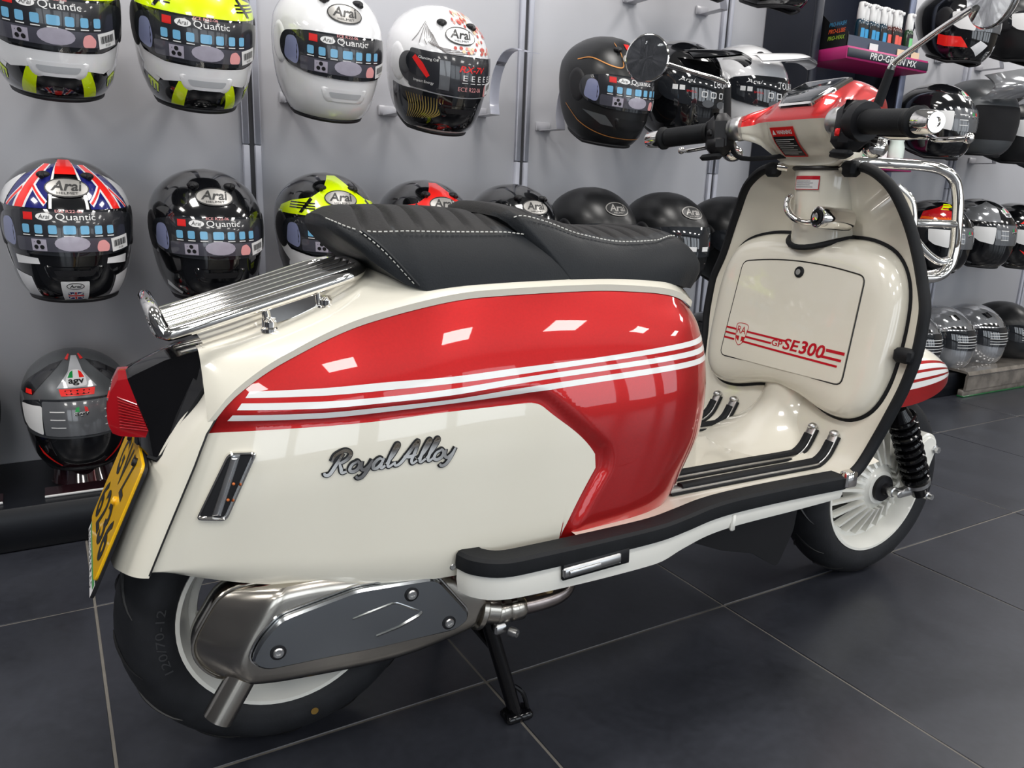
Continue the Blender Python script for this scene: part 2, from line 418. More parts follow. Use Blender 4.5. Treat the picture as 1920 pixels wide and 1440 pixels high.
# tower shelf unit
TW = empty('display_tower', (2.83, 2.38, 0)); tag(TW, 'tall navy black shelf tower with magenta shelf fronts', 'shelf unit')
def tp(name, m, c, d, bev=.003, par=TW):
    mb = MB(); mb.box((c[0]-2.83, c[1]-2.38, c[2]), d, bev=bev); return mb.build(name, m, par)
tp('side_panel', M_navy, (2.55, 2.255, 1.35), (.022, .24, 2.4)); tp('side_panel', M_navy, (3.11, 2.255, 1.35), (.022, .24, 2.4))
tp('back_panel', M_navy, (2.83, 2.36, 1.35), (.54, .02, 2.4))
M_post = mat('grey_steel_post', srgb(120, 128, 150), .4, .5, var=.03)
tp('front_post', M_navy, (2.555, 2.128, 1.35), (.036, .012, 2.4)); tp('front_post', M_post, (3.105, 2.128, 1.35), (.036, .012, 2.4))
M_mag = mat('magenta_card', srgb(178, 40, 110), .45, var=.03); M_dk = mat('charcoal_card', srgb(48, 52, 62), .5, var=.05)
for z, fr, tx in ((1.443, M_dk, M_wht), (1.06, M_wht, M_black)):
    tp('shelf', M_mag, (2.85, 2.12, z-.022), (.50, .20, .044), .002)
    f = tp('shelf_front', fr, (2.85, 2.0185, z-.022), (.496, .004, .030), .001)
    mb = MB(); text(mb, 'PRO-GREEN MX', lambda a, b: (a-2.83, 2.0160-2.38, b), 2.73, z-.034, .29, .024, shear=.2, bold=.01, spacing=1.05); mb.build('shelf_lettering', tx, f)
tp('shelf', M_navy, (2.83, 2.25, .62), (.52, .2, .03)); tp('tower_base', M_navy, (2.83, 2.22, .13), (.56, .28, .06))
# ---- side cowl surface (scooter coordinates, right side): chart (s, z) -> point
PLAN = [(0, -.192, .138), (.10, -.112, .158), (.17, -.05, .176), (.225, 0, .188), (.33, .1, .206), (.43, .2, .217), (.53, .3, .222), (.63, .4, .224), (.73, .5, .222), (.79, .56, .217), (.845, .61, .205), (.89, .645, .185), (.93, .668, .16), (.965, .68, .13), (1., .685, .10)]
ZT = [(-.192, .379), (-.15, .466), (-.112, .553), (-.074, .602), (-.009, .646), (.106, .694), (.264, .724), (.446, .729), (.55, .723), (.593, .717), (.63, .705), (.655, .69), (.675, .672), (.685, .66)]
ZB = [(-.192, .375), (-.1, .350), (-.05, .341), (.08, .324), (.2, .318), (.3, .32), (.45, .335), (.6, .345), (.685, .35)]
TI = [(-.192, .0), (-.112, .022), (0, .045), (.15, .06), (.55, .06), (.62, .05), (.685, .045)]
FS = [(.30, -.05), (.345, -.038), (.405, -.012), (.49, .026), (.6, .036), (.66, .03), (.7, .012)]
def polydist(p, poly):
    best = 9; ins = False; n = len(poly)
    for i in range(n):
        a, b = poly[i], poly[(i+1) % n]
        ex, ey = b[0]-a[0], b[1]-a[1]; t = clamp(((p[0]-a[0])*ex+(p[1]-a[1])*ey)/(ex*ex+ey*ey+1e-12))
        d = math.hypot(p[0]-a[0]-ex*t, p[1]-a[1]-ey*t); best = min(best, d)
        if (a[1] > p[1]) != (b[1] > p[1]) and p[0] < ex*(p[1]-a[1])/(b[1]-a[1]+1e-12)+a[0]: ins = not ins
    return -best if ins else best
def cowl(s, z, off=0.):
    x = interp(PLAN, s, 1); W = interp(PLAN, s, 2); zt = interp(ZT, x); zb = interp(ZB, x)
    h = clamp((z-zb)/max(.02, zt-zb), -.05, 1.03)
    ins = interp(TI, x)*(max(0, h-.42)/.58)**2.0 + .012*max(0, 1-h/.14)**2
    if CREAM:
        d = polydist((x, z), CREAM); ins += .0085*(1-sstep(.004, .026, d))
    x2 = x+interp(FS, z)*sstep(.3, .67, x)
    return (x2, -(W-ins+off), z)
# ================================================================== SCOOTER (local: x forward, y left, z up, origin under the rear axle)
CREAM = [(-0.111, .5539), (-.0542, .5583), (.0426, .562), (.1043, .5651), (.1847, .5708), (.2885, .5739), (.3198, .5743), (.334, .5716), (.343, .5662), (.4278, .4863), (.4322, .4746), (.4337, .4616), (.4052, .3975), (.3891, .3618), (.37, .30), (-.21, .30), (-.21, .40), (-.19, .395)]
SCO = empty('scooter', (.272, 1.137, 0), math.radians(-2.5))
tag(SCO, 'cream and metallic red retro motor scooter parked on grey floor tiles', 'scooter')
# ---- side cowls
def cowl_mesh():
    mb = MB(); NU, NV = 150, 64
    def fn(u, v):
        s = 1-(1-u)**1.0 if u > .0 else 0
        x = interp(PLAN, s, 1); zb, zt = interp(ZB, x), interp(ZT, x)
        return cowl(s, lerp(zb, zt, v))
    mb.grid(fn, NU, NV)
    # rolled-in edge along the top
    def lip(u, v):
        x = interp(PLAN, u, 1); p = cowl(u, interp(ZT, x)); return (p[0], p[1]+.02*v, p[2]-.004*v)
    mb.grid(lip, NU, 2)
    return mb
CW = cowl_mesh().build('side_cowl', M_red, SCO)
CW['label'] = 'right side cowl, candy red over cream'
def on_cowl(off): return lambda s, z: cowl(s, z, off)
def x2s(x):
    for i in range(len(PLAN)-1):
        if x <= PLAN[i+1][1]: return lerp(PLAN[i][0], PLAN[i+1][0], (x-PLAN[i][1])/(PLAN[i+1][1]-PLAN[i][1]))
    return 1.
mb = MB()   # cream lower panel, conforming to the recess
def creamtop(x): return interp([(-.192, .377), (-.15, .466)]+[p for p in CREAM[:8]]+[(.343, .5662)], x)
def crm(u, v):
    # v rows from bottom edge to boundary; front edge follows the chevron
    fr = [(.30, .36), (.3618, .3891), (.3975, .4052), (.4616, .4337), (.4746, .4322), (.4863, .4278), (.5662, .343), (.5716, .334), (.5743, .3198)]
    x = lerp(-.19, .4337, u)
    lo = interp(ZB, x)+.0005; hi = creamtop(x) if x <= .343 else interp([(.343, .5662), (.4278, .4863), (.4322, .4746), (.4337, .4616)], x)
    if x > .3891: lo = max(lo, interp([(.3891, .3618), (.4052, .3975), (.4337, .4616)], x))
    hi = min(hi, interp(ZT, x)-.0005); z = lerp(lo, max(lo, hi), v)
    return cowl(x2s(x), z, .0007)
mb.grid(crm, 130, 40); o = mb.build('cream_panel', M_cream, CW); o['label'] = 'cream lower panel of the cowl'
ST = {0: ([(.1623, .6084), (.2542, .6115), (.3392, .6165), (.4264, .6199), (.5228, .6262), (.6279, .6316), (.7399, .6385), (.8677, .6461), (.99, .652)], [(.156, .6006), (.2532, .6022), (.3381, .6063), (.4254, .6108), (.5218, .6167), (.6269, .624), (.7384, .6306), (.8677, .6373), (.99, .642)]),
      1: ([(.1505, .5941), (.2524, .595), (.3373, .5981), (.4248, .6037), (.5213, .612), (.6263, .6187), (.7373, .6243), (.8677, .6306), (.99, .636)], [(.1435, .5857), (.2515, .5863), (.3365, .5903), (.424, .5952), (.5206, .6039), (.6256, .6111), (.7361, .6163), (.8677, .6216), (.99, .626)]),
      2: ([(.1373, .5792), (.2509, .5803), (.336, .5845), (.4235, .5889), (.52, .5973), (.625, .6042), (.7353, .6099), (.8677, .615), (.99, .620)], [(.1304, .5713), (.2502, .5723), (.3353, .5769), (.423, .5824), (.5194, .5884), (.6244, .5957), (.7345, .601), (.8677, .606), (.99, .610)])}
for k in range(3):
    T, B = ST[k]; mb = MB()
    def sf(u, v):
        st, sb = lerp(T[0][0], .99, u), lerp(B[0][0], .99, u)
        s = lerp(sb, st, v); return cowl(s, lerp(interp(B, s), interp(T, s), v), .0008)
    mb.grid(sf, 90, 3); mb.build('stripe', M_stripe, CW)
# indicator: (s,z) corners TL TR BR BL
IND = roundpoly([(.1274, .5326), (.1652, .5336), (.1191, .4433), (.0765, .4466)][::-1], [.008]*4, 4)
mb = MB(); oi = inset(IND, .0045)
R = [[cowl(*p, -.006) for p in IND], [cowl(*p, .0075) for p in IND], [cowl(*p, .0085) for p in inset(IND, .002)], [cowl(*p, .005) for p in inset(IND, .0045)]]
mb.rings(R, False, False); ind = mb.build('indicator', M_chrome, CW); ind['label'] = 'slim rear turn signal with chrome rim'
mb = MB(); li = inset(IND, .0045); mb.rings([[cowl(*p, .005) for p in li], [cowl(*p, .0048) for p in inset(IND, .008)]], False, True); mb.build('reflector', M_mplas, ind)
mb = MB(); lp = [(.106, .4515), (.116, .4505), (.147, .529), (.136, .529)]; lp = [(a-.004, b) for a, b in lp]
mb.prism(lp, lambda a, b, h: cowl(a, b, h), .003, .0072, .0015); mb.build('lens', M_clear, ind)
mb = MB(); lp = [(.100, .4515), (.108, .452), (.139, .526), (.131, .526)]
mb.prism(lp, lambda a, b, h: cowl(a, b, h), .003, .0085, .001); mb.build('light_guide', M_alu, ind)
mb = MB(); 
for t in (.25, .52): mb.sphere(cowl(lerp(.115, .147, t), lerp(.452, .53, t), .0055), .002)
mb.build('bulb', mat('amber_plastic', (.6, .15, .03), .3), ind)
# script badge
GL = {'R': (1.5, [[(.62, 2.0), (.35, 1.0), (.05, .05), (-.3, 0), (-.42, .25)], [(-.1, 1.25), (.05, 1.9), (.7, 2.25), (1.2, 1.95), (1.15, 1.45), (.75, 1.1), (.4, 1.05)], [(.55, 1.05), (.8, .5), (1.0, .05), (1.35, .1)]]),
      'o': (.85, [[(.5, 1), (.12, .75), (.05, .25), (.35, 0), (.68, .2), (.74, .65), (.5, 1), (.4, .9)]]),
      'y': (.95, [[(0, .95), (.1, .3), (.38, .05), (.68, .4), (.82, 1)], [(.82, 1), (.7, .2), (.45, -.6), (.1, -.75), (-.12, -.5)]]),
      'a': (1.05, [[(.7, .85), (.4, 1), (.1, .6), (.15, .1), (.45, .05), (.7, .5), (.78, 1)], [(.78, 1), (.7, .3), (.85, 0), (1.08, .2)]]),
      'l': (.66, [[(.05, .35), (.4, 1.1), (.62, 2.0), (.45, 2.2), (.28, 1.4), (.2, .4), (.36, 0), (.68, .3)]]),
      'A': (1.6, [[(-.25, .45), (-.1, .05), (.25, .2), (.65, 1.1), (1.0, 2.0), (1.2, 2.2), (1.2, 1.3), (1.12, .4), (1.3, 0), (1.6, .25)], [(.35, .85), (.9, .75), (1.35, .9)]]),
      ' ': (.3, [])}
def script(mb, wd, off):
    x = 0.
    for ch in 'Royal Alloy':
        adv, strokes = GL[ch]
        for st in strokes:
            pts = []
            for a, b in st:
                X = x+a+.28*b; pts.append((.2585+X*.0172, .4985+.0105*(X/10)+b*.0132))
            ribbon(mb, pts, wd, on_cowl(off), 7)
        x += adv
mb = MB(); script(mb, .0078, .0022); bd = mb.build('badge', M_black, CW); bd['label'] = 'chrome script badge with the maker name'
mb = MB(); script(mb, [.0026, .0046, .0044, .0028], .0042); mb.build('lettering', M_chrome, bd)
def bolt(parent, c, ax, r=.005, m=None, name='bolt', h=.004):
    mb = MB(); mb.lathe([(r, 0), (r, h*.6), (r*.8, h), (r*.45, h), (r*.35, h*.5), (0.0001, h*.5)], c, ax, 14); return mb.build(name, m or M_chrome, parent)
bolt(CW, cowl(.4369, .3367, -.0005), (0, -1, 0), .0055, M_alu, 'screw', .003)
# left cowl (mirror)
CL = CW.copy(); COL.objects.link(CL); CL.parent = SCO; CL.scale = (1, -1, 1); CL['label'] = 'left side cowl, candy red over cream'
for ch in list(CW.children):
    if ch.name.split('.')[0] in ('cream_panel', 'stripe'):
        c = ch.copy(); COL.objects.link(c); c.parent = CL
# ---- body shell above the cowls
def edge_y(x):
    s = x2s(x); return -cowl(s, interp(ZT, x))[1]
ZC = [(-.125, .648), (-.06, .667), (0, .688), (.06, .712), (.12, .738), (.2, .752), (.5, .755), (.6, .748), (.66, .73)]
def top(u, v):
    x = lerp(-.108, .675, u); a = (v-.5)*2; xe = min(x, .668)
    e = edge_y(xe)+.004-.03*sstep(.655, .675, x)
    ze = interp(ZT, xe)+.0095; zc = max(interp(ZC, min(x, .66)), ze+.002)
    k = abs(a); d = 0 if k < .5 else ((k-.5)/.5)**1.9
    pe = cowl(x2s(xe), interp(ZT, xe)); xx = x+(pe[0]-xe)+.004*sstep(.6, .66, x)
    z = lerp(zc, ze, d)
    if x > .03 and x < .2 and k < .75:   # raised boss in front of the rack
        z += .010*math.sin(PI*(x-.03)/.17)*(1-(k/.75)**2)
    return (xx, a*e, z)
mb = MB(); mb.grid(top, 70, 40)
def lipf(sgn):
    def fn(u, v):
        p = top(u, 0 if sgn < 0 else 1); return (p[0], p[1]-sgn*.002*v, p[2]-.010*v)
    return fn
mb.grid(lipf(-1), 70, 2); mb.grid(lipf(1), 70, 2)
BODY = mb.build('body_shell', M_cream, SCO); BODY['label'] = 'cream bodywork under the seat and rack'
mb = MB()   # front apron under the seat nose
mb.grid(lambda u, v: (lerp(.70, .69, v**2)-.03*abs(u*2-1)**3, (u*2-1)*.11, lerp(.36, .70, v)), 16, 12); mb.build('front_apron', M_cream, BODY)
# tail: z slices from seam to corner to rear
TS = [(.372, -.190, .140, -.228, .092, -.234), (.40, -.178, .141, -.218, .092, -.223), (.45, -.156, .141, -.198, .091, -.203), (.517, -.126, .1405, -.166, .090, -.170), (.56, -.107, .137, -.138, .090, -.15), (.603, -.072, .131, -.106, .089, -.12), (.63, -.04, .122, -.103, .084, -.11), (.655, .01, .10, -.102, .072, -.105)]
def tail(u, v):
    z = lerp(.372, .655, v); xs, ys, xc, yc, xr = [interp(TS, z, k) for k in range(1, 6)]
    a = abs(u-.5)*2; sg = -1 if u < .5 else 1
    if a > .35:
        t = (a-.35)/.65; x = lerp(xc, xs, t); y = lerp(yc, ys, t)+.010*math.sin(PI*t)*(1 if t < 1 else 0)
    else:
        t = a/.35; x = lerp(xr, xc, t**3); y = yc*t
    return (x, sg*y, z)
mb = MB(); mb.grid(tail, 64, 40); mb.build('tail_panel', M_cream, BODY)
mb = MB()   # dark seams between tail and cowls
for sg in (-1, 1): mb.tube([(interp(TS, z, 1)-.0005, sg*(interp(TS, z, 2)-.001), z) for z in [.375+.02*i for i in range(13)]], .0014, 6)
mb.build('seam', M_black, BODY)
# black tail housing and light
def half(pts): return [Vector(p) for p in pts]+[Vector((p[0], -p[1], p[2])) for p in pts[::-1] if abs(p[1]) > 1e-6]
HX = [(-.099, 0, .657), (-.099, -.040, .657), (-.100, -.070, .651), (-.104, -.0895, .604), (-.161, -.0915, .519), (-.168, -.090, .5135), (-.177, -.075, .514), (-.19, 0, .512)]
LB = [(-.190, 0, .620), (-.194, -.012, .618), (-.193, -.026, .609), (-.184, -.046, .578), (-.174, -.062, .552), (-.174, -.064, .546), (-.178, -.061, .536), (-.188, 0, .533)]
mb = MB(); R = []
for t in (0, .12, .5, .9, 1):
    R.append([a.lerp(b, t)+Vector((0, 0, .006*math.sin(PI*t) if i < 3 else 0)) for i, (a, b) in enumerate(zip(half(HX), half(LB)))])
mb.rings(R, True, True); TH = mb.build('tail_housing', M_plas, SCO, ang=25); TH['label'] = 'gloss black housing of the tail light'
mb = MB(); hx = half(HX); [mb.tube([Vector((p[0], s_*-p[1]*1.015, p[2])) for p in HX[2:7]], .003, 6) for s_ in (-1, 1)]; mb.build('gasket', M_rub, TH)
LC = [(-.199, 0, .620), (-.203, -.010, .618), (-.204, -.018, .606), (-.206, -.026, .585), (-.204, -.030, .560), (-.206, -.033, .545), (-.207, -.034, .533), (-.209, 0, .531)]
LD = [(-.210, 0, .606), (-.211, -.006, .604), (-.214, -.010, .592), (-.219, -.014, .575), (-.221, -.018, .556), (-.220, -.020, .546), (-.216, -.020, .534), (-.216, 0, .533)]
mb = MB(); mb.rings([half(LB), half(LC), half(LD)], False, True); TL = mb.build('tail_light', M_lens, SCO, ang=20); TL['label'] = 'red wedge-shaped tail light'
mb = MB()
for i in range(11):
    t = i/10; a = Vector(LB[3]).lerp(Vector(LB[5]), t); b = Vector(LC[3]).lerp(Vector(LC[5]), t); n_ = Vector((-.0006, -.0010, 0)); mb.tube([a+n_, b+n_], .0009, 5)
mb.build('lens_ribs', M_lens, TL)
# number plate
pr, pb = Vector((-.185, 0, .514)), Vector((-.252, 0, .366))
pz = (pr-pb).normalized(); pn = Vector((-pz.z, 0, pz.x)).normalized()
if pn.x > 0: pn = -pn
def plate(a, b, h=0.): return pb+pz*b+Vector((0, -a, 0))+pn*h
PLT = MB(); PW, PH = .114, .163
PLT.prism(roundpoly(rect(-PW, 0, PW, PH), .012), plate, -.002, .0015, .0008); NP = PLT.build('number_plate', M_plate, SCO); NP['label'] = 'yellow rear number plate with black characters'
mb = MB()
def pch(ch, x0, z0, w, h): text(mb, ch, lambda a, b: plate(a, b, .0022), x0, z0, w, h, bold=.02)
for i, ch in enumerate('GVZ'): pch(ch, -.075+i*.052, .094, .040, .058)
for i, ch in enumerate('6236'): pch(ch, -.098+i*.051, .016, .042, .058)
mb.build('characters', M_black, NP)
for a, b, m in ((.03, .082, M_plate), (-.055, .150, M_mplas), (.062, .150, M_mplas)): bolt(NP, plate(a, b, .0015), pn, .006, m, 'plate_screw', .005)
mb = MB(); mb.prism(roundpoly(rect(-PW-.004, -.022, PW+.004, PH), .012), plate, -.006, -.0021); PB = mb.build('plate_backing', M_mplas, NP)
mb = MB(); decal(mb, rect(-PW, -.020, PW, -.002), lambda a, b: plate(a, b, -.0016), .05); mb.build('dealer_strip', M_wht, NP)
mb = MB(); decal(mb, rect(-PW+.004, -.011, PW-.004, -.004), lambda a, b: plate(a, b, -.0013), .05); mb.build('green_band', M_grn, NP)
mb = MB()
for i in range(10): text(mb, 'EHMNSBKRAO'[i], lambda a, b: plate(a, b, -.001), -.10+i*.02, -.0185, .012, .007)
mb.build('strip_lettering', M_black, NP)
# ---- seats
def seat(xr, xf, tab, grooves, name, par, tailw=None):
    # tab rows: u, zb, zs, zt, wb, ws
    RS = 26
    def pt(u, k):
        zb, zs, zt, wb, ws = [interp(tab, u, i) for i in range(1, 6)]
        a = k/RS; sg = 1 if a >= .5 else -1; q = abs(a-.5)*2   # q: 0 at top centre -> 1 at bottom edge
        if q < .5:
            t = q/.5; y = ws*t; z = lerp(zt, zs, t**2.6); f = 1-.15*t**2
            for g in grooves:
                xg = g+.018*(1-t)**1 ; z -= .0090*math.exp(-(((xr(1)*(1-u)+xf(1)*u)-xg)/.0042)**2)*sstep(1.0, .8, t)
        else:
            t = (q-.5)/.5; y = lerp(ws, wb, t**.8)+.006*math.sin(PI*t); z = lerp(zs, zb, t); f = .85*(1-t)
        x = lerp(xr(f), xf(f), u)
        return Vector((x, sg*y, z))
    NU = 190; mb = MB()
    R = [[pt(i/NU, k) for k in range(RS+1)] for i in range(NU+1)]
    mb.rings(R, True, True); o = mb.build(name, [M_leath, M_suede], par, ang=50)
    me = o.data
    for p in me.polygons:
        q = sum((me.vertices[i].co for i in p.vertices), Vector())/len(p.vertices)
        ub = clamp((q.x-xr(.95))/(xf(.95)-xr(.95)))
        if abs(q.y) < interp(tab, ub, 5)*.985 and q.z > interp(tab, ub, 2)-.002: p.material_index = 1
    return o, pt, RS
PT = [(0, .812, .826, .829, .06, .05), (.03, .800, .8215, .834, .088, .078), (.08, .785, .816, .840, .108, .095), (.16, .762, .812, .843, .125, .107), (.27, .737, .815, .844, .140, .114), (.34, .731, .8165, .845, .146, .117), (.6, .735, .816, .845, .150, .119), (.85, .742, .816, .842, .150, .119), (1, .747, .812, .836, .148, .117)]
SE = empty('seat', (0, 0, 0), 0, SCO); SE['label'] = 'black stitched two-part dual seat'
ps, ppt, RS = seat(lambda f: .068+.0*f, lambda f: .432-.104*f, PT, [.105+.036*i for i in range(7)], 'passenger_cushion', SE)
RT = [(0, .744, .832, .838, .142, .104), (.015, .741, .838, .847, .146, .110), (.045, .738, .8425, .8545, .150, .116), (.15, .735, .836, .852, .150, .118), (.35, .734, .815, .834, .148, .118), (.6, .733, .803, .820, .142, .116), (.8, .730, .806, .820, .134, .110), (.92, .724, .814, .823, .122, .098), (.98, .721, .812, .819, .115, .092), (1, .726, .802, .808, .102, .08)]
rs, rpt, RS = seat(lambda f: .412-.112*f, lambda f: .69+.035*math.sin(PI*min(1, f*1.15))-.04*f, RT, [.345+.034*i for i in range(9)], 'rider_cushion', SE)
def dashes(path, par, L=.0045, gap=.003, r=.0009):
    mb = MB(); P = path; cum = [0.]
    for i in range(len(P)-1): cum.append(cum[-1]+(P[i+1]-P[i]).length)
    def at(d):
        for i in range(len(P)-1):
            if d <= cum[i+1]: return P[i].lerp(P[i+1], (d-cum[i])/max(1e-9, cum[i+1]-cum[i]))
        return P[-1]
    d = 0.
    while d+L < cum[-1]: mb.tube([at(d), at(d+L/2), at(d+L)], r, 5); d += L+gap
    o = mb.build('stitching', M_thread, par); o['kind'] = 'stuff'; return o
def seatline(pt, u0, u1, k, n=60, off=.0024):
    return [pt(lerp(u0, u1, i/n), k)+Vector((0, -off*.7, off)) for i in range(n+1)]
kq = int(RS/2-RS*.25)  # index of the right-hand stitch line
dashes(seatline(ppt, .15, .985, kq), ps)
dashes(seatline(rpt, .02, .96, kq), rs)
diag = [ppt(lerp(.12, .285, t), kq-t*(kq-.3))+Vector((-.001, -.0022, .0)) for t in [i/30 for i in range(31)]]
dashes(diag, ps)
dashes([ppt(lerp(.004, .12, t), kq)+Vector((-.001, -.0018, .001)) for t in [i/20 for i in range(21)]], ps)
mb = MB(); mb.tube([p+Vector((.0035, .0003, 0)) for p in diag], .0028, 6); mb.build('piping', M_leath, ps)
mb = MB(); mb.box((.41, 0, .748), (.50, .21, .03), bev=.01); mb.build('seat_base', M_mplas, SE)
# ---- luggage rack
RK = empty('luggage_rack', (0, 0, 0), 0, SCO); RK['label'] = 'chrome tube luggage rack behind the seat'
mb = MB(); fr = [(-.13, -.088, .681), (-.02, -.090, .714), (.075, -.092, .7435), (.102, -.082, .751), (.115, -.055, .755), (.119, 0, .757), (.115, .055, .755), (.102, .082, .751), (.075, .092, .7435), (-.02, .09, .714), (-.13, .088, .681), (-.146, .078, .678), (-.152, .058, .6775), (-.153, 0, .6775), (-.152, -.058, .6775), (-.146, -.078, .678)]
mb.tube(fr, .0095, 14, sm=5, closed=True); mb.build('frame_tube', M_chrome, RK)
for i in range(4):
    y = -.051+.034*i; mb = MB(); mb.tube([(-.152, y, .681), (-.148, y, .6795), (.0, y, .7245), (.106-.0*abs(i-2), y, .7555), (.113, y, .757)], .0068, 12, sm=4); mb.build('slat', M_chrome, RK)
mb = MB(); mb.tube([(-.147, -.083, .677), (-.153, -.080, .689), (-.158, -.072, .702), (-.161, -.045, .709), (-.162, 0, .711), (-.161, .045, .709), (-.158, .072, .702), (-.153, .08, .689), (-.147, .083, .677)], .0095, 12, sm=6); mb.build('end_hoop', M_chrome, RK)
for sg in (-1, 1):
    mb = MB(); y = .082*sg
    mb.sweep([(-.022, y, .694), (.0, y, .700), (.055, y, .7155)], [(-.004, -.011), (.004, -.011), (.004, .011), (-.004, .011)])
    for x, z in ((-.018, .675), (.058, .702)):
        mb.tube([(x, y, z-.004), (x, y, z+.018)], [.010, .009], 12); mb.lathe([(.0125, 0), (.0125, .005), (.0085, .007), (.0085, .014), (.004, .0185), (.0001, .019)], (x, y+.008*sg, z), (0, 0, 1), 12)
    mb.tube([(-.02, y, .69), (-.024, y+.004*sg, .712)], .006, 10); mb.tube([(.05, y, .71), (.046, y+.004*sg, .737)], .006, 10)
    bk = mb.build('mounting_bracket', M_chrome, RK)
    mb = MB()
    for x, z in ((-.018, .6705), (.058, .6985)): mb.lathe([(.0155, 0), (.0155, .003), (.013, .004)], (x, y+.006*sg, z-.002), (-.35, 0, 1), 16)
    mb.build('rubber_washer', M_rub, bk)
# ---- floorboard, leg shield (one pressed sheet): rows of edge points
EDGE = [(.40, .238, .3625), (.72, .238, .370), (.90, .238, .371), (.985, .238, .3715), (1.02, .238, .385), (1.048, .243, .43), (1.066, .255, .49), (1.08, .268, .555), (1.087, .276, .62), (1.092, .274, .68), (1.098, .252, .75), (1.091, .217, .84), (1.076, .172, .912), (1.071, .112, .943), (1.072, .02, .950)]
def edge_row(v):
    P = [(i/(len(EDGE)-1), *EDGE[i]) for i in range(len(EDGE))]
    return [interp(P, v, k) for k in (1, 2, 3)]
def sheet(u, v):
    x, hw, z = edge_row(v); a = u*2-1
    b = .048*sstep(.33, .62, v)*(1-.45*sstep(.7, 1, v)); return (x+b*(1-a*a), a*hw, z-.004*sstep(.3, .1, v)*0)
mb = MB(); mb.grid(sheet, 36, 90); FLR = mb.build('leg_shield', M_cream, SCO, ang=60); FLR['label'] = 'cream floorboard curving up into the leg shield'
mb = MB()   # front skin of the shield, slightly forward
def skin(u, v):
    p = sheet(u, lerp(.28, 1, v)); return (p[0]+.012+.04*(1-(2*u-1)**2), p[1], p[2])
mb.grid(skin, 30, 50); mb.build('shield_skin', M_cream, FLR)
for sg in (-1, 1):
    n = 60; P = [edge_row(lerp(.262, .925, i/n)) for i in range(n+1)]
    mb = MB(); mb.tube([(p[0]+.003, sg*(p[1]+.002), p[2]) for p in P], .0115, 10, flat=(1, .85)); mb.build('rubber_edging', M_rub, FLR)
    q = edge_row(.262); mb = MB(); mb.box((q[0]-.012, sg*.243, q[2]-.006), (.03, .02, .03), bev=.003); mb.build('edging_end_cap', M_chrome, FLR)
    # runner strips
    for yy, x0, rise in ((.165, .63, .042), (.112, .62, .044)):
        pr = [(x0, sg*yy, .3705), (.75, sg*yy, .3715), (.86, sg*yy, .3722)]
        for vv in (.215, .25, .28, .305, .33, .352):
            x_, hw_, z_ = edge_row(vv); q_ = sheet((sg*yy/hw_+1)/2, vv); pr.append((q_[0]-.002*sstep(.25, .33, vv), sg*yy, q_[2]+.001))
        prof = lambda w, h: [(-w, 0), (-w, h*.6), (-w*.6, h), (w*.6, h), (w, h*.6), (w, 0)]
        mb = MB(); mb.sweep(pr, prof(.0135, .004), sm=6); rn = mb.build('runner_gasket', M_rub, FLR)
        mb = MB(); mb.sweep(pr, [(a_, b_+.002) for a_, b_ in prof(.0098, .0075)], sm=6); mb.build('runner_channel', M_alu, rn)
        up = [tuple(p) for p in pr]; up[0] = (x0+.028, up[0][1], up[0][2]); up[-1] = tuple(lerp(up[-2][k_], up[-1][k_], .25) for k_ in range(3))
        mb = MB(); mb.sweep(up, [(a_, b_+.006) for a_, b_ in prof(.0086, .0085)], sm=6); mb.build('runner_rubber', M_rub, rn)
        for q in (pr[0], pr[-1]):
            mb = MB(); mb.sphere((q[0]-(.004 if q[0] > .9 else 0), q[1], q[2]+.006), .0095, 1.1, 1, .75, 12, 8); mb.build('runner_end', M_alu, rn)
    for xx, yy, z in ((1.068, .142, .437),): bolt(FLR, (xx, sg*yy, z), (-.75, 0, .65), .006, M_alu, 'shield_screw')
# hump where the steering column goes through the floor
mb = MB()
def hump(u, v):
    a = (u-.5)*PI*1.2; z = lerp(.366, .50, v); r = .075+.12*(1-v)**3.2
    xc = lerp(1.10, 1.13, v); return (xc-r*math.cos(a)*1.05, r*math.sin(a)*1.0, z)
mb.grid(hump, 30, 16); mb.build('tunnel_hump', M_cream, FLR)
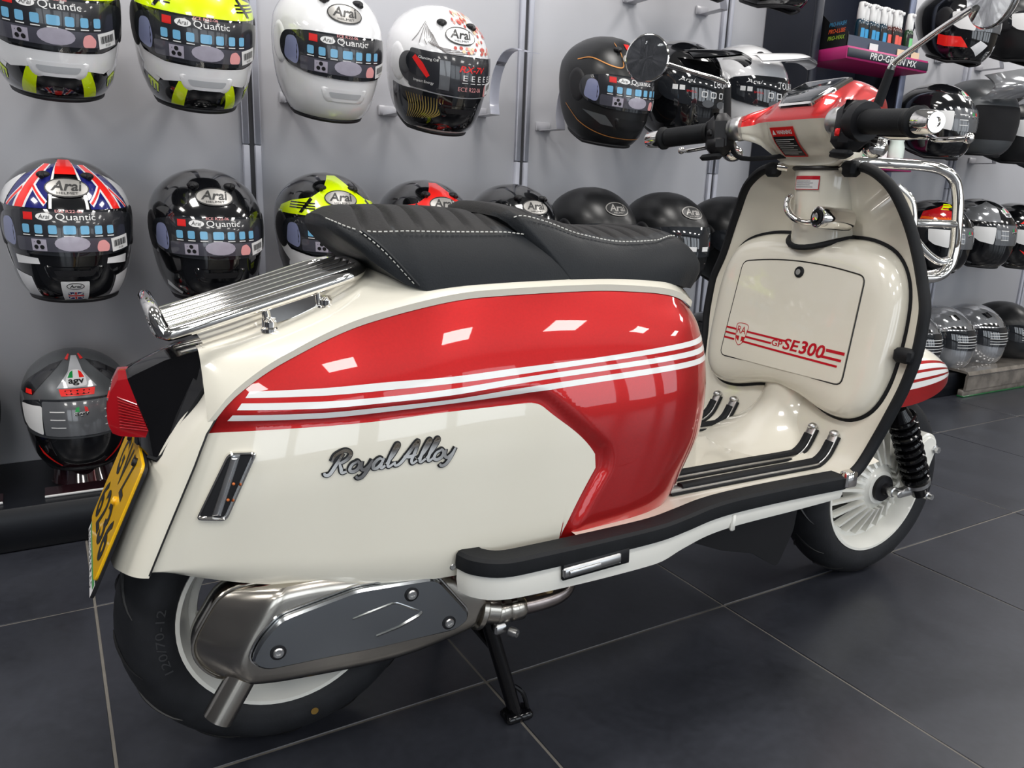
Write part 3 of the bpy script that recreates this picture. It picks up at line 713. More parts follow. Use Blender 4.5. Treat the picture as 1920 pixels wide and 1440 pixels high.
# side rails: black strip + white rail
RP = [(.212, .212, .352), (.225, .238, .351), (.262, .258, .349), (.33, .262, .350), (.45, .262, .352), (.54, .260, .354), (.60, .254, .3585), (.66, .246, .3635), (.73, .242, .366), (.85, .2415, .3675), (.99, .240, .366)]
for sg in (-1, 1):
    mb = MB(); pr = [(p[0], sg*p[1], p[2]) for p in RP]; s_ = sg
    P = smooth(pr, 5); R = []
    for i, p in enumerate(P):
        a = P[max(0, i-1)]; b = P[min(len(P)-1, i+1)]; T = (b-a).normalized(); sd = T.cross(Vector((0, 0, 1))).normalized()*(1 if sg < 0 else -1)
        R.append([p+sd*q_[0]+Vector((0, 0, q_[1])) for q_ in ((-.03, .0125), (.001, .013), (.006, .009), (.0075, -.004), (.006, -.0125), (-.03, -.0125))])
    mb.rings(R)
    mb.build('running_board_strip', M_rub, SCO)['label'] = 'black rubber strip along the running board'
    mb = MB(); pr2 = [(p[0], sg*(p[1]-.002), p[2]-.0125) for p in RP]; n = len(pr2)
    H = [.040, .040, .040, .042, .044, .044, .036, .032, .030, .028, .022]
    P = smooth(pr2, 5); R = []
    for i, p in enumerate(P):
        a = P[max(0, i-1)]; b = P[min(len(P)-1, i+1)]; T = (b-a).normalized(); sd = T.cross(Vector((0, 0, 1))).normalized()*(1 if sg < 0 else -1)
        h = interp([(k/(n-1), H[k]) for k in range(n)], i/(len(P)-1))
        R.append([p+sd*.002, p+sd*.003-Vector((0, 0, h*.5)), p-sd*.001-Vector((0, 0, h)), p-sd*.012-Vector((0, 0, h)), p-sd*.014])
    mb.rings(R); RL = mb.build('side_rail', M_white, SCO); RL['label'] = 'white painted rail under the running board'
    if sg < 0:
        mb = MB(); mb.box((.4165, -.2655, .329), (.124, .006, .028), Matrix.Rotation(-.045, 3, 'Y'), .003); pr_ = mb.build('peg_recess', M_mplas, RL)
        mb = MB(); mb.box((.408, -.2685, .328), (.105, .007, .017), Matrix.Rotation(-.05, 3, 'Y'), .003); mb.build('passenger_peg', M_alu, pr_)
        mb = MB(); mb.box((.392, -.2735, .327), (.056, .003, .008), Matrix.Rotation(-.05, 3, 'Y'), .001); mb.build('peg_pad', M_alu, pr_)
        mb = MB(); mb.box((.715, -.2415, .333), (.010, .008, .030), bev=.002); mb.build('rail_clip', M_white, RL)
# under tray / mud flap, engine
mb = MB(); pf = roundpoly([(.70, .34), (.71, .25), (.745, .231), (.84, .192), (.93, .168), (.993, .128), (1.006, .128), (1.04, .20), (1.05, .34)], .012, 3)
mb.prism(pf, lambda a, b, h: (a, h, b), -.10, .10); mb.build('under_tray', M_mplas, SCO)['label'] = 'black plastic under tray behind the front wheel'
mb = MB(); mb.box((.22, .05, .29), (.40, .20, .16), bev=.03); mb.box((.05, .11, .25), (.22, .06, .14), bev=.02); mb.box((.45, .0, .28), (.2, .24, .05), bev=.01); mb.build('engine_case', M_mplas, SCO)
# ---- glovebox
GO = [(0, .806), (.065, .806), (.13, .803), (.188, .785), (.222, .748), (.238, .69), (.240, .61), (.235, .54), (.218, .492), (.182, .466), (.13, .464), (.06, .482), (0, .49)]
GOs = [(p.x, p.y) for p in smooth([(a, b, 0) for a, b in GO], 4)]
GR = GOs+[(-a, b) for a, b in GOs[::-1][1:-1]]
def gface(y, z): return 1.034+(z-.53)*.16+.10*y*y
def sheet_x(y, z):
    # x of the shield surface at (y, z)
    lo, hi = .3, 1.
    for _ in range(24):
        m = (lo+hi)/2
        if edge_row(m)[2] < z: lo = m
        else: hi = m
    x, hw, _z = edge_row(lo); a = clamp(y/hw, -1, 1); return sheet((a+1)/2, lo)[0]
def gring(ins, dep, push=0.):
    out = []
    for y, z in inset(GR, ins):
        xf = gface(y, z); xs = sheet_x(y*.985, z); out.append(Vector((lerp(xs+.004, xf, dep)-push, y, z)))
    return out
mb = MB(); mb.rings([gring(0, 0), gring(.001, .35), gring(.008, .7), gring(.020, .90), gring(.034, .985), gring(.05, 1.0)], False, False)
fv, ff = tri2d(inset(GR, .05), .02); mb.add([(gface(p.x, p.y), p.x, p.y) for p in fv], ff)
GB = mb.build('glove_box', M_cream, SCO, ang=60); GB['label'] = 'cream glove box on the leg shield with lockable door'
mb = MB(); mb.tube([p+Vector((-.004, 0, 0)) for p in gring(-.002, .0)], .0048, 8, closed=True); mb.build('gasket', M_rub, GB)
DR = [(-.158, .741), (-.08, .752), (0, .7555), (.08, .752), (.162, .741), (.168, .531), (-.166, .527)]
DRr = roundpoly(DR, [.016, .05, .05, .05, .016, .016, .016], 4)
mb = MB(); mb.tube([(gface(y, z)-.0002, -y, z) for y, z in DRr], .0013, 5, closed=True); mb.build('door_gap', M_black, GB)
mb = MB(); decal(mb, inset(DRr, .002), lambda y, z: (gface(y, z)-.0016, -y, z), .02); DO = mb.build('glove_box_door', M_cream, GB)
dch = lambda off: (lambda y, z: (gface(y, z)-off, -y, z))
mb = MB()
def dstr(y0, y1, za, zb, t):
    decal(mb, [(y0, za-t/2), (y1, zb-t/2), (y1, zb+t/2), (y0, za+t/2)], dch(.0022), .03)
ZL = lambda y, k: .592-.0085*k-(y+.165)*.008
for k in range(3):
    dstr(-.163, -.130, ZL(-.163, k*1.35), ZL(-.13, k*1.35), .0042)
dstr(-.098, .018, ZL(-.098, 0), ZL(.018, 0), .0042); dstr(-.098, -.022, ZL(-.098, 1.35), ZL(-.022, 1.35), .0042); dstr(-.105, .150, ZL(-.105, 2.7), ZL(.15, 2.9), .0042)
dstr(.117, .160, ZL(.117, -.2), ZL(.16, -.2), .006); dstr(.108, .156, ZL(.108, 1.45), ZL(.156, 1.45), .005)
text(mb, 'GP', dch(.0022), -.021, .5755, .029, .0135, bold=.012); text(mb, 'SE', dch(.0022), .010, .5735, .042, .0235, shear=.15, bold=.02); text(mb, '300', dch(.0022), .053, .5725, .062, .027, shear=.15, bold=.025)
sh = smooth([(-.131, .604, 0), (-.113, .608, 0), (-.096, .604, 0), (-.097, .585, 0), (-.103, .566, 0), (-.114, .558, 0), (-.125, .566, 0), (-.130, .585, 0)], 4, True)
shp = [(p.x, p.y) for p in sh]; decal(mb, shp, dch(.0021), .03, [inset(shp, .0016)])
text(mb, 'RA', dch(.0023), -.1265, .5845, .026, .016)
for a in (-1, 1): decal(mb, [(-.1135+a*.0035, .567), (-.1135+a*.0115, .572), (-.1135+a*.0135, .5785), (-.1135+a*.0035, .5785)], dch(.0022), .03)
mb.build('door_print', M_rstripe, DO)
mb = MB(); mb.lathe([(.0115, 0), (.0115, .003), (.009, .0045), (.007, .004), (.0001, .004)], (gface(.008, .733)-.001, -.008, .733), (-1, 0, .16), 20); lk = mb.build('lock', M_rub, GB)
mb = MB(); mb.lathe([(.006, 0), (.006, .003), (.0001, .003)], (gface(.008, .733)-.0035, -.008, .733), (-1, 0, .16), 16); mb.build('key_barrel', M_alu, lk)
# ---- steering column
mb = MB()
def colr(z, rx, ry, cx): return [Vector((cx+rx*math.cos(2*PI*k/28), ry*math.sin(2*PI*k/28), z+.055*(cx+rx*math.cos(2*PI*k/28)-1.10))) for k in range(28)]
mb.rings([colr(.785, .085, .070, 1.150), colr(.83, .084, .068, 1.147), colr(.88, .082, .070, 1.143), colr(.93, .080, .073, 1.138), colr(.942, .078, .072, 1.136)]); CO = mb.build('steering_column_cover', M_cream, SCO, ang=50)
mb = MB(); mb.tube([(1.150-.088*math.cos(a_), .074*math.sin(a_), .783+.024*math.sin(a_)**2) for a_ in [PI*(-.5+i/16) for i in range(17)]], .006, 8); mb.build('column_gasket', M_rub, CO)
mb = MB(); decal(mb, rect(-.030, .898, .030, .925), lambda a, b: (1.139-math.sqrt(max(0, 1-((a)/.0728)**2))*.0815, -a, b), .008); lb = mb.build('column_label', M_wht, CO)
mb = MB(); cf = lambda a, b: (1.1386-math.sqrt(max(0, 1-((a)/.0728)**2))*.0815, -a, b); decal(mb, rect(-.030, .918, .030, .925), cf, .008); decal(mb, rect(-.030, .898, .030, .8995), cf, .008); decal(mb, rect(-.030, .899, -.0286, .919), cf, .008); decal(mb, rect(.0286, .899, .030, .919), cf, .008); mb.build('label_border', M_rstripe, lb)
mb = MB(); cf2 = lambda a, b: (1.1384-math.sqrt(max(0, 1-((a)/.0728)**2))*.0815, -a, b)
for i in range(4): decal(mb, rect(-.025, .903+i*.0038, .018-.006*(i % 2), .9042+i*.0038), cf2, .01)
mb.build('label_text', mat('grey_ink', (.25, .25, .27), .5), lb)
HK = MB(); HK.lathe([(.017, 0), (.0205, .001), (.0218, .004), (.0225, .06), (.021, .075)], (1.036, -.060, .846), (1, -.18, -.06), 24); hk = HK.build('bag_hook', M_chrome, CO)
mb = MB(); mb.lathe([(.0155, 0), (.0155, .002), (.011, .002), (.010, -.001), (.0001, -.002)], (1.035, -.060, .846), (-1, .18, .06), 20); mb.build('hook_button', M_rub, hk)
mb = MB(); mb.lathe([(.0085, 0), (.0085, .004), (.0001, .005)], (1.034, -.060, .846), (-1, .18, .06), 16); mb.build('hook_cap', M_chrome, hk)
mb = MB(); mb.tube([(1.058, -.048, .838), (1.044, -.024, .834), (1.037, .0, .842), (1.037, .018, .858), (1.042, .025, .876), (1.050, .024, .886)], [.0055, .006, .007, .0075, .007, .0055], 10, sm=6); mb.build('hook_arm', M_chrome, hk)
# ---- headset
HSY = [0, .03, .06, .085, .105, .122, .138]
#            rear x, boundary z, top-rear x/z, crown x/z, front x, bottom front x/z, bottom rear x/z
HST = [(0, .990, 1.026, 1.028, 1.078, 1.10, 1.108, 1.205, 1.13, .945, 1.062, .943),
       (.05, .990, 1.026, 1.030, 1.076, 1.10, 1.105, 1.20, 1.13, .947, 1.062, .945),
       (.078, .995, 1.026, 1.036, 1.068, 1.10, 1.092, 1.18, 1.115, .960, 1.060, .955),
       (.092, .992, 1.022, 1.018, 1.056, 1.06, 1.066, 1.10, 1.07, .990, 1.010, .986),
       (.112, .975, 1.018, .992, 1.044, 1.015, 1.048, 1.045, 1.03, .996, .985, .994),
       (.135, .966, 1.014, .978, 1.032, .998, 1.036, 1.018, 1.008, 1.0, .972, .999)]
def hsring(y, part):
    rx, bz, tx, tz, cx, cz, fx, bfx, bfz, brx, brz = [interp(HST, abs(y), k) for k in range(1, 12)]
    if part == 'top':
        P = [(rx, bz), (rx+.004, bz+.010), (tx-.012, tz-.012), (tx, tz), (lerp(tx, cx, .5), lerp(tz, cz, .62)), (cx, cz), (lerp(cx, fx, .6), cz-.010), (fx-.01, lerp(cz, bz, .45)), (fx, bz)]
    else:
        P = [(rx, bz), (lerp(rx, brx, .35), lerp(bz, brz, .45)), (brx-.004, brz+.012), (brx, brz), (lerp(brx, bfx, .5), min(brz, bfz)-.001), (bfx, bfz), (lerp(bfx, fx-.035, .4), lerp(bfz, bz, .5)), (fx-.02, bz)]
    return [Vector((a, y, b)) for a, b in P]
def hsbuild(part, m, name, grow=0.):
    ys = [-.135+.27*i/48 for i in range(49)]
    mb = MB(); mb.rings([[p+Vector((0, 0, grow if part == 'top' else 0)) for p in smooth(hsring(y, part), 4)] for y in ys], True, True, closed=False)
    return mb.build(name, m, SCO, ang=45)
HT = hsbuild('top', M_red, 'headset_top'); HT['label'] = 'metallic red handlebar top cover'
HB = hsbuild('low', M_cream, 'headset_lower'); HB['label'] = 'cream lower handlebar shell'
mb = MB(); mb.lathe([(.070, 0), (.074, .004), (.072, .008)], (1.125, 0, .938), (-.03, 0, 1), 28, cap=False); mb.build('headset_gap', M_black, HB)
def dash_pt(a, b, off=.0):
    # display chart: a across (y), b 0..1 up the sloping face
    y = a; tx, tz, cx, cz, rx, bz = [interp(HST, abs(y), k) for k in (3, 4, 5, 6, 1, 2)]
    Q = smooth(hsring(y, 'top'), 4); k = clamp(lerp(6.0, 19.0, b), 0, 31.9); i = int(k); n = Vector((-.55, 0, .83)); return Q[i].lerp(Q[i+1], k-i)+n*off
DP = roundpoly([(-.042, .0), (.042, .0), (.062, .55), (.058, 1.0), (-.058, 1.0), (-.062, .55)], .012, 3)
mb = MB(); dv = [(a, b) for a, b in DP]; mb.rings([[dash_pt(a, b, -.004) for a, b in dv], [dash_pt(a, b, .006) for a, b in dv], [dash_pt(a*.93, .5+(b-.5)*.93, .007) for a, b in dv], [dash_pt(a*.88, .5+(b-.5)*.88, .005) for a, b in dv]], False, True); dd = mb.build('display_bezel', M_chrome, HT)
mb = MB(); mb.rings([[dash_pt(a*.88, .5+(b-.5)*.88, .0055) for a, b in dv], [dash_pt(a*.84, .5+(b-.5)*.84, .0065) for a, b in dv]], False, True); mb.build('display_glass', M_glass, dd)
# warning label on the rear of the headset
def hs_back(a, b, off):
    # a right (-y), b 0..1 down->up along the lower rear face
    y = -a; rx, bz, brx, brz = [interp(HST, abs(y), k) for k in (1, 2, 10, 11)]
    Q = smooth(hsring(y, 'low'), 4); k = clamp((1-b)*9, 0, 27); i = int(k); return Q[i].lerp(Q[i+1], k-i)+Vector((-off, 0, -off*.4))
mb = MB(); decal(mb, rect(-.050, .22, .010, .88), lambda a, b: hs_back(a, b, .0025), .02); wl = mb.build('warning_label', M_redl, HB)
mb = MB(); decal(mb, rect(-.047, .25, .007, .68), lambda a, b: hs_back(a, b, .0032), .02); mb.build('label_field', M_black, wl)
mb = MB(); text(mb, 'WARNING', lambda a, b: hs_back(a, b, .0032), -.034, .73, .038, .085, bold=.02); decal(mb, [(-.046, .72), (-.037, .72), (-.0415, .83)], lambda a, b: hs_back(a, b, .0032), .02)
for i in range(8): decal(mb, rect(-.044, .29+i*.045, -.008+.012*((i*5) % 3)/2, .302+i*.045), lambda a, b: hs_back(a, b, .0036), .02)
mb.build('label_text', M_wht, wl)
# ---- handlebars
for sg in (-1, 1):
    A = Vector((.985, .13*sg, 1.016)); Bp = Vector((.968, .19*sg, 1.011)); Cc = Vector((.937, .318*sg, 1.001)); Dd = Vector((.930, .352*sg, .999)); ax = (Cc-Bp).normalized()
    HBR = empty('handlebar', (0, 0, 0), 0, SCO); HBR['label'] = ('left' if sg > 0 else 'right')+' handlebar end with grip and lever'
    mb = MB(); mb.lathe([(.024, 0), (.0255, .004), (.0255, .018), (.023, .022), (.022, .030)], A-ax*.016, ax, 24); mb.build('collar', M_alu, HBR)
    mb = MB(); L = (Cc-Bp).length; prof = [(.0235, 0), (.0245, .004), (.0215, .008)]
    for i in range(15): prof += [(.0198, .012+i*(L-.03)/15), (.0208, .012+(i+.5)*(L-.03)/15)]
    prof += [(.0178, L-.014), (.0245, L-.010), (.0245, L-.004), (.018, L)]
    mb.lathe(prof, Bp, ax, 24); mb.build('grip', M_rub, HBR)
    mb = MB(); mb.lathe([(.015, 0), (.0195, .002), (.0175, .034), (.0155, .037), (.008, .037), (.007, .034), (.0001, .034)], Cc, ax, 24); mb.build('bar_end', M_chrome, HBR)
    mb = MB(); q = ax.to_track_quat('Y', 'Z').to_matrix()
    mb.box(lerp(A, Bp, .62)+Vector((-.002, 0, -.008)), (.064, .052, .086), q, .018); mb.box(lerp(A, Bp, .55)+Vector((-.006, 0, -.028)), (.058, .044, .04), q, .012)
    if sg < 0: mb.lathe([(.033, 0), (.036, .012), (.033, .028)], Bp-ax*.018, ax, 20)
    sw = mb.build('switch_housing', M_mplas, HBR)
    mb = MB(); mb.box(lerp(A, Bp, .55)+Vector((-.0365, 0, -.006 if sg > 0 else -.020)), (.006, .012, .013), q, .003); mb.build('switch_button', M_redl if sg < 0 else M_mplas, sw)
    mb = MB(); mb.box(lerp(A, Bp, .6)+Vector((-.022, 0, -.054)), (.02, .05, .012), q, .005); mb.tube([lerp(A, Bp, .4)+Vector((.01, 0, -.02)), lerp(A, Bp, .4)+Vector((.03, -.02*sg, -.055)), (1.06, .05*sg, .965)], .005, 8, sm=5); mb.build('control_cable', M_rub, HBR)
    mb = MB(); mb.tube([lerp(A, Bp, .4)+Vector((.02, .0, -.03)), lerp(A, Bp, .8)+Vector((.045, .01*sg, -.034))], [.010, .012], 10); mb.build('lever_clamp', M_chrome, HBR)
    lv = [lerp(A, Bp, .7)+Vector((.036, 0, -.020)), Bp+Vector((.058, .03*sg, -.022)), Bp+Vector((.066, .08*sg, -.024)), Cc+Vector((.074, -.012*sg, -.022)), Cc+Vector((.086, .030*sg, -.020))]
    mb = MB(); mb.tube(lv, [.009, .008, .0065, .006, .0062], 10, sm=6, flat=(.75, 1.15)); mb.sphere(lv[-1], .0085, nu=12, nv=8); mb.build('brake_lever', M_chrome, HBR)
    mb = MB(); mb.sphere(Bp+Vector((.055, -.012*sg, -.040)), .020, 1.25, 1.0, .9, 18, 12); mb.build('lever_pivot_cover', M_chrome, HBR)
    # mirror
    MRR = empty('mirror', (0, 0, 0), 0, SCO); MRR['label'] = 'round chrome mirror on the '+('left' if sg > 0 else 'right')+' handlebar'
    mbz = Vector((1.005, .185*sg, 1.04)); knee = Vector((1.005, .195*sg, 1.115)) if sg > 0 else Vector((1.010, -.2, 1.108))
    mc = Vector((.888, .330, 1.168)) if sg > 0 else Vector((1.0, -.358, 1.188))
    mb = MB(); mb.tube([mbz, lerp(mbz, knee, .85)], [.0085, .0075], 12); mb.build('mirror_boot', M_rub, MRR)
    fc = Vector((-.80, -.52, -.02)).normalized() if sg > 0 else Vector((-.93, .30, -.10)).normalized()
    mb = MB(); mb.tube([lerp(mbz, knee, .8), knee-(knee-mbz).normalized()*.004, knee+(mc-knee).normalized()*.012, lerp(knee, mc, .5), mc-fc*.006-(mc-knee).normalized()*.035], [.0055, .0062, .0058, .005, .0055], 10, sm=5); mb.build('mirror_stem', M_chrome, MRR)
    mb = MB(); mb.lathe([(.047, 0), (.0505, -.002), (.0505, -.007), (.044, -.016), (.025, -.024), (.0001, -.026)], mc, fc, 36); mb.build('mirror_shell', M_chrome, MRR)
    mb = MB(); mb.lathe([(.0475, .0002), (.0001, .0002)], mc, fc, 36); mb.build('mirror_glass', M_mir, MRR)
# ---- crash bar / front carrier on the shield
CB = empty('front_crash_bar', (0, 0, 0), 0, SCO); CB['label'] = 'chrome tube carrier wrapped round the leg shield'
mb = MB(); mb.tube([(1.068, -.085, .944), (1.10, -.09, .952), (1.16, -.118, .952), (1.245, -.15, .948), (1.288, -.16, .930), (1.306, -.165, .893), (1.313, -.168, .84), (1.318, -.168, .79), (1.308, -.168, .755), (1.28, -.165, .737), (1.22, -.16, .735)], .0105, 12, sm=6); mb.build('outer_tube', M_chrome, CB)
mb = MB(); mb.tube([(1.068, .085, .944), (1.10, .09, .952), (1.16, .118, .952), (1.26, .15, .948), (1.305, .16, .930), (1.325, .165, .893), (1.33, .168, .84), (1.335, .168, .79), (1.322, .168, .755), (1.288, .165, .737), (1.22, .16, .735)], .0092, 12, sm=6); mb.build('outer_tube', M_chrome, CB)
mb = MB(); mb.tube([(1.313, -.168, .842), (1.26, -.162, .842), (1.205, -.15, .842)], .008, 10); mb.build('cross_tube', M_chrome, CB)
mb = MB(); mb.tube([(1.165, -.13, .91), (1.19, -.145, .885), (1.20, -.15, .85), (1.205, -.152, .82), (1.24, -.155, .79), (1.285, -.16, .768), (1.315, -.165, .770), (1.33, -.155, .755), (1.30, -.14, .74), (1.23, -.12, .735)], .008, 10, sm=5); mb.build('inner_loop', M_chrome, CB)
for sg in (-1, 1):
    mb = MB(); mb.box((1.068, .098*sg, .938), (.028, .030, .030), bev=.006); mb.build('clamp_pad', M_rub, CB)
    mb = MB(); mb.tube([(1.066, .085*sg, .944), (1.078, .068*sg, .942)], .008, 12); mb.build('tube_end', M_chrome, CB)
mb = MB(); mb.box((1.078, -.262, .607), (.026, .036, .026), bev=.005); mb.build('clamp_pad', M_rub, CB)
# ---- wheels
def tyre(par, cx, R, w, rimr):
    mb = MB(); prof = []
    for i in range(25):
        a = -PI*.62+PI*1.24*i/24; prof.append((R-w*.42+w*.42*math.cos(a)*1.0, w*.5*math.sin(a)/math.sin(PI*.5) if abs(a) < PI/2 else w*.5*math.copysign(1, a)*(1-.10*(abs(a)-PI/2)*2)))
    prof = [(rimr-.004, -w*.36)]+[(max(rimr, p[0]), p[1]) for p in prof]+[(rimr-.004, w*.36)]
    mb.lathe(prof, (cx, 0, R), (0, 1, 0), 72, cap=False); t = mb.build('tyre', M_tyre, par)
    mb = MB()  # tread grooves as short dark inlays
    for k in range(14):
        for sd in (-1, 1):
            a0 = 2*PI*(k+(.25 if sd > 0 else 0))/14; P = []
            for j in range(8):
                tt = j/7; a = a0+.30*tt; lat = sd*(.10+.72*tt)*w*.5; ph = math.asin(clamp(lat/(w*.5), -1, 1)); rr = R-w*.42+w*.42*math.cos(ph)+.0004
                P.append((cx+rr*math.cos(a), lat, R+rr*math.sin(a)))
            mb.tube(P, [.001, .0026, .0032, .003, .0026, .002, .0016, .0008], 5)
    o = mb.build('tread_groove', M_black, t); o['kind'] = 'stuff'
    return t
def rim(par, cx, R, rr, w, nsp, hubr):
    mb = MB(); prof = [(rr-.012, -w*.30), (rr+.001, -w*.40), (rr+.004, -w*.36), (rr-.001, -w*.33), (rr-.010, -w*.24), (rr-.024, -w*.10), (rr-.026, w*.10), (rr-.01, w*.3), (rr+.002, w*.36), (rr+.002, w*.3), (rr-.014, w*.1), (rr-.014, -w*.05), (rr-.02, -w*.28)]
    prof = [(rr+.004, -w*.40), (rr+.004, -w*.44), (rr-.002, -w*.44), (rr-.010, -w*.30), (rr-.014, -w*.22), (rr-.018, -w*.10), (rr-.030, -w*.08), (rr-.032, -w*.02), (rr-.03, w*.05), (rr-.016, w*.1), (rr-.008, w*.3), (rr, w*.42), (rr+.004, w*.42)]
    mb.lathe(prof, (cx, 0, R), (0, 1, 0), 64, cap=False); rm = mb.build('rim', M_white, par)
    for k in range(nsp):
        a = 2*PI*k/nsp; c, s = math.cos(a), math.sin(a); t = Vector((-s, 0, c)); q = Vector((c, 0, s)); o_ = Vector((cx, 0, R))
        mb = MB(); sec = lambda r, y, hw, hy: [o_+q*r+t*hw+Vector((0, y-hy, 0)), o_+q*r-t*hw+Vector((0, y-hy, 0)), o_+q*r-t*hw+Vector((0, y+hy, 0)), o_+q*r+t*hw+Vector((0, y+hy, 0))]
        mb.rings([sec(hubr-.004, -w*.42, .0035, .008), sec(rr-.028, -w*.12, .0032, .010)]); mb.build('spoke', M_white, rm)
    return rm
FW = empty('front_wheel', (0, 0, 0), 0, SCO); FW['label'] = 'front wheel with cream fan-spoke rim'
tyre(FW, 1.372, .23, .110, .157); rim(FW, 1.372, .23, .157, .110, 22, .060)
mb = MB(); mb.lathe([(.126, .0), (.126, .006), (.05, .008)], (1.372, 0, .23), (0, 1, 0), 40); mb.build('spoke_shade_disc', mat('spoke_shade_metal', (.06, .058, .055), .4, .8, var=.1), FW)  # added dark disc standing in for shade in the gaps between spokes
mb = MB(); mb.lathe([(.066, .01), (.066, -.030), (.058, -.042), (.046, -.046), (.04, -.055), (.034, -.056)], (1.372, 0, .23), (0, 1, 0), 40); mb.build('hub', M_white, FW)
mb = MB(); mb.lathe([(.031, 0), (.031, .010), (.014, .012), (.012, .02)], (1.372, -.054, .23), (0, -1, 0), 28); mb.build('hub_seal', M_mplas, FW)
mb = MB(); mb.lathe([(.0075, 0), (.0075, .018), (.012, .018), (.012, .026), (.009, .028), (.008, .040), (.006, .042)], (1.372, -.064, .23), (0, -1, 0), 16); mb.build('axle_nut', M_alu, FW)
RW = empty('rear_wheel', (0, 0, 0), 0, SCO); RW['label'] = 'rear wheel with cream rim behind the silencer'
rt = tyre(RW, 0, .2365, .122, .155); rim(RW, 0, .2365, .155, .122, 10, .07)
mb = MB(); mb.lathe([(.078, .02), (.078, -.02), (.05, -.035), (.02, -.04)], (0, 0, .2365), (0, 1, 0), 32); mb.build('hub', M_alu, RW)
def on_tyre(R, w, cx):
    # sidewall chart: a = arc length clockwise, b = radial
    return lambda a, b: (cx-b*math.sin(a/.2), -w*.5-.0006+max(0, (b-(R-w*.42)))*.35, R-b*math.cos(a/.2))
mb = MB(); ch = on_tyre(.2365, .122, 0)
mb.cm = 0
text(mb, '120/70-12', ch, .25, .174, .115, .012)
mb.build('sidewall_lettering', mat('tyre_lettering', (.035, .036, .04), .5), rt)
mb = MB(); mb.lathe([(.006, 0), (.0001, 0)], (.035, -.0615, .053), (0, -1, 0), 14); mb.build('balance_dot', mat('ochre_dot', srgb(176, 140, 70), .6), rt)
# front suspension
FS_ = empty('front_fork', (0, 0, 0), 0, SCO); FS_['label'] = 'front trailing-link fork with black coil shock'
s0, s1 = Vector((1.345, -.088, .435)), Vector((1.468, -.090, .213)); sd = (s1-s0)
mb = MB(); mb.tube([s0, s0+sd*.12], [.014, .027], 14); mb.tube([s0+sd*.12, s0+sd*.80], .021, 14); mb.tube([s0+sd*.86, s1], [.025, .018], 14); mb.build('shock_body', M_plas, FS_)
mb = MB(); q = sd.normalized(); X = q.cross(Vector((0, 1, 0))).normalized(); Yv = q.cross(X)
mb.tube([s0+sd*lerp(.10, .84, i/150)+(X*math.cos(2*PI*9*i/150)+Yv*math.sin(2*PI*9*i/150))*.0265 for i in range(151)], .0058, 8); mb.build('coil_spring', M_plas, FS_)
mb = MB(); mb.lathe([(.030, 0), (.030, .010)], s0+sd*.83, q, 20); mb.build('spring_seat', M_alu, FS_)
mb = MB(); mb.lathe([(.0095, 0), (.0095, .010), (.007, .012), (.007, .02)], s1+Vector((.004, -.01, .0)), (0, -1, 0), 12); mb.build('shock_nut', M_alu, FS_)
lp = roundpoly([(1.435, .335), (1.478, .362), (1.512, .346), (1.520, .318), (1.500, .262), (1.478, .222), (1.45, .215), (1.43, .25)], .016, 4)
mb = MB(); mb.prism(lp, lambda a, b, h: (a, h, b), -.055, -.082, .004); mb.prism(inset(lp, .008), lambda a, b, h: (a, h, b), -.082, -.086, .002); mb.build('link_arm', M_white, FS_)
mb = MB(); mb.lathe([(.0105, 0), (.0105, .004), (.0075, .005), (.0075, .013)], (1.503, -.085, .318), (0, -1, 0), 6); mb.build('link_bolt', M_alu, FS_)
mb = MB(); mb.tube([(1.372, -.082, .232), (1.40, -.083, .222), (1.46, -.080, .222)], [.010, .012, .012], 10); mb.tube([(1.30, .07, .62), (1.50, .07, .30)], .022, 12); mb.tube([(1.27, 0, .80), (1.33, -.045, .5), (1.37, -.05, .42)], .02, 12); mb.build('fork_leg', M_alu, FS_)
# front mudguard
def fend(u, v):
    a = lerp(-.18, 1.02, u)*PI; th = (v-.5)*PI*.94; x = 1.385+.215*math.cos(PI-a)*(1.0+.10*math.cos(PI-a)); zc = .335
    rz = .205*max(.0, math.sin(clamp(a, 0, PI)))**.75; return (x, .105*math.sin(th)*(.35+.65*max(0, math.sin(clamp(a, 0, PI)))**.5), zc+.045+(rz-.01)*math.cos(th)**.6 if a >= 0 and a <= PI else zc+.04)
mb = MB()
def fend(u, v):
    # u along the length, v across
    t = lerp(-1, 1, u); x = 1.365+.195*t; hw = .098*(1-abs(t)**3.2)**.5+.006; zt = .455+.125*(1-abs(t)**2.3)**.6; zb = .445+.04*t*t+.02*t
    a = (v-.5)*PI; return (x, hw*math.sin(a), zb+(zt-zb)*max(0, math.cos(a))**.55)
mb.grid(fend, 44, 28); FD = mb.build('front_mudguard', M_cream, SCO); FD['label'] = 'cream front mudguard with red and white stripes'
for k, (v0, v1, m) in enumerate(((.0, .030, M_red), (.030, .054, M_stripe), (.054, .068, M_red), (.068, .098, M_stripe), (.098, .115, M_red), (.115, .152, M_stripe), (.152, .175, M_red))):
    mb = MB(); mb.grid(lambda u, v: (lambda p: (p[0]+.001*(u-.5), p[1]-.0012, p[2]+.0006))(fend(lerp(.05, .985, u), lerp(v0, v1, v))), 40, 4); mb.build('stripe', m, FD)
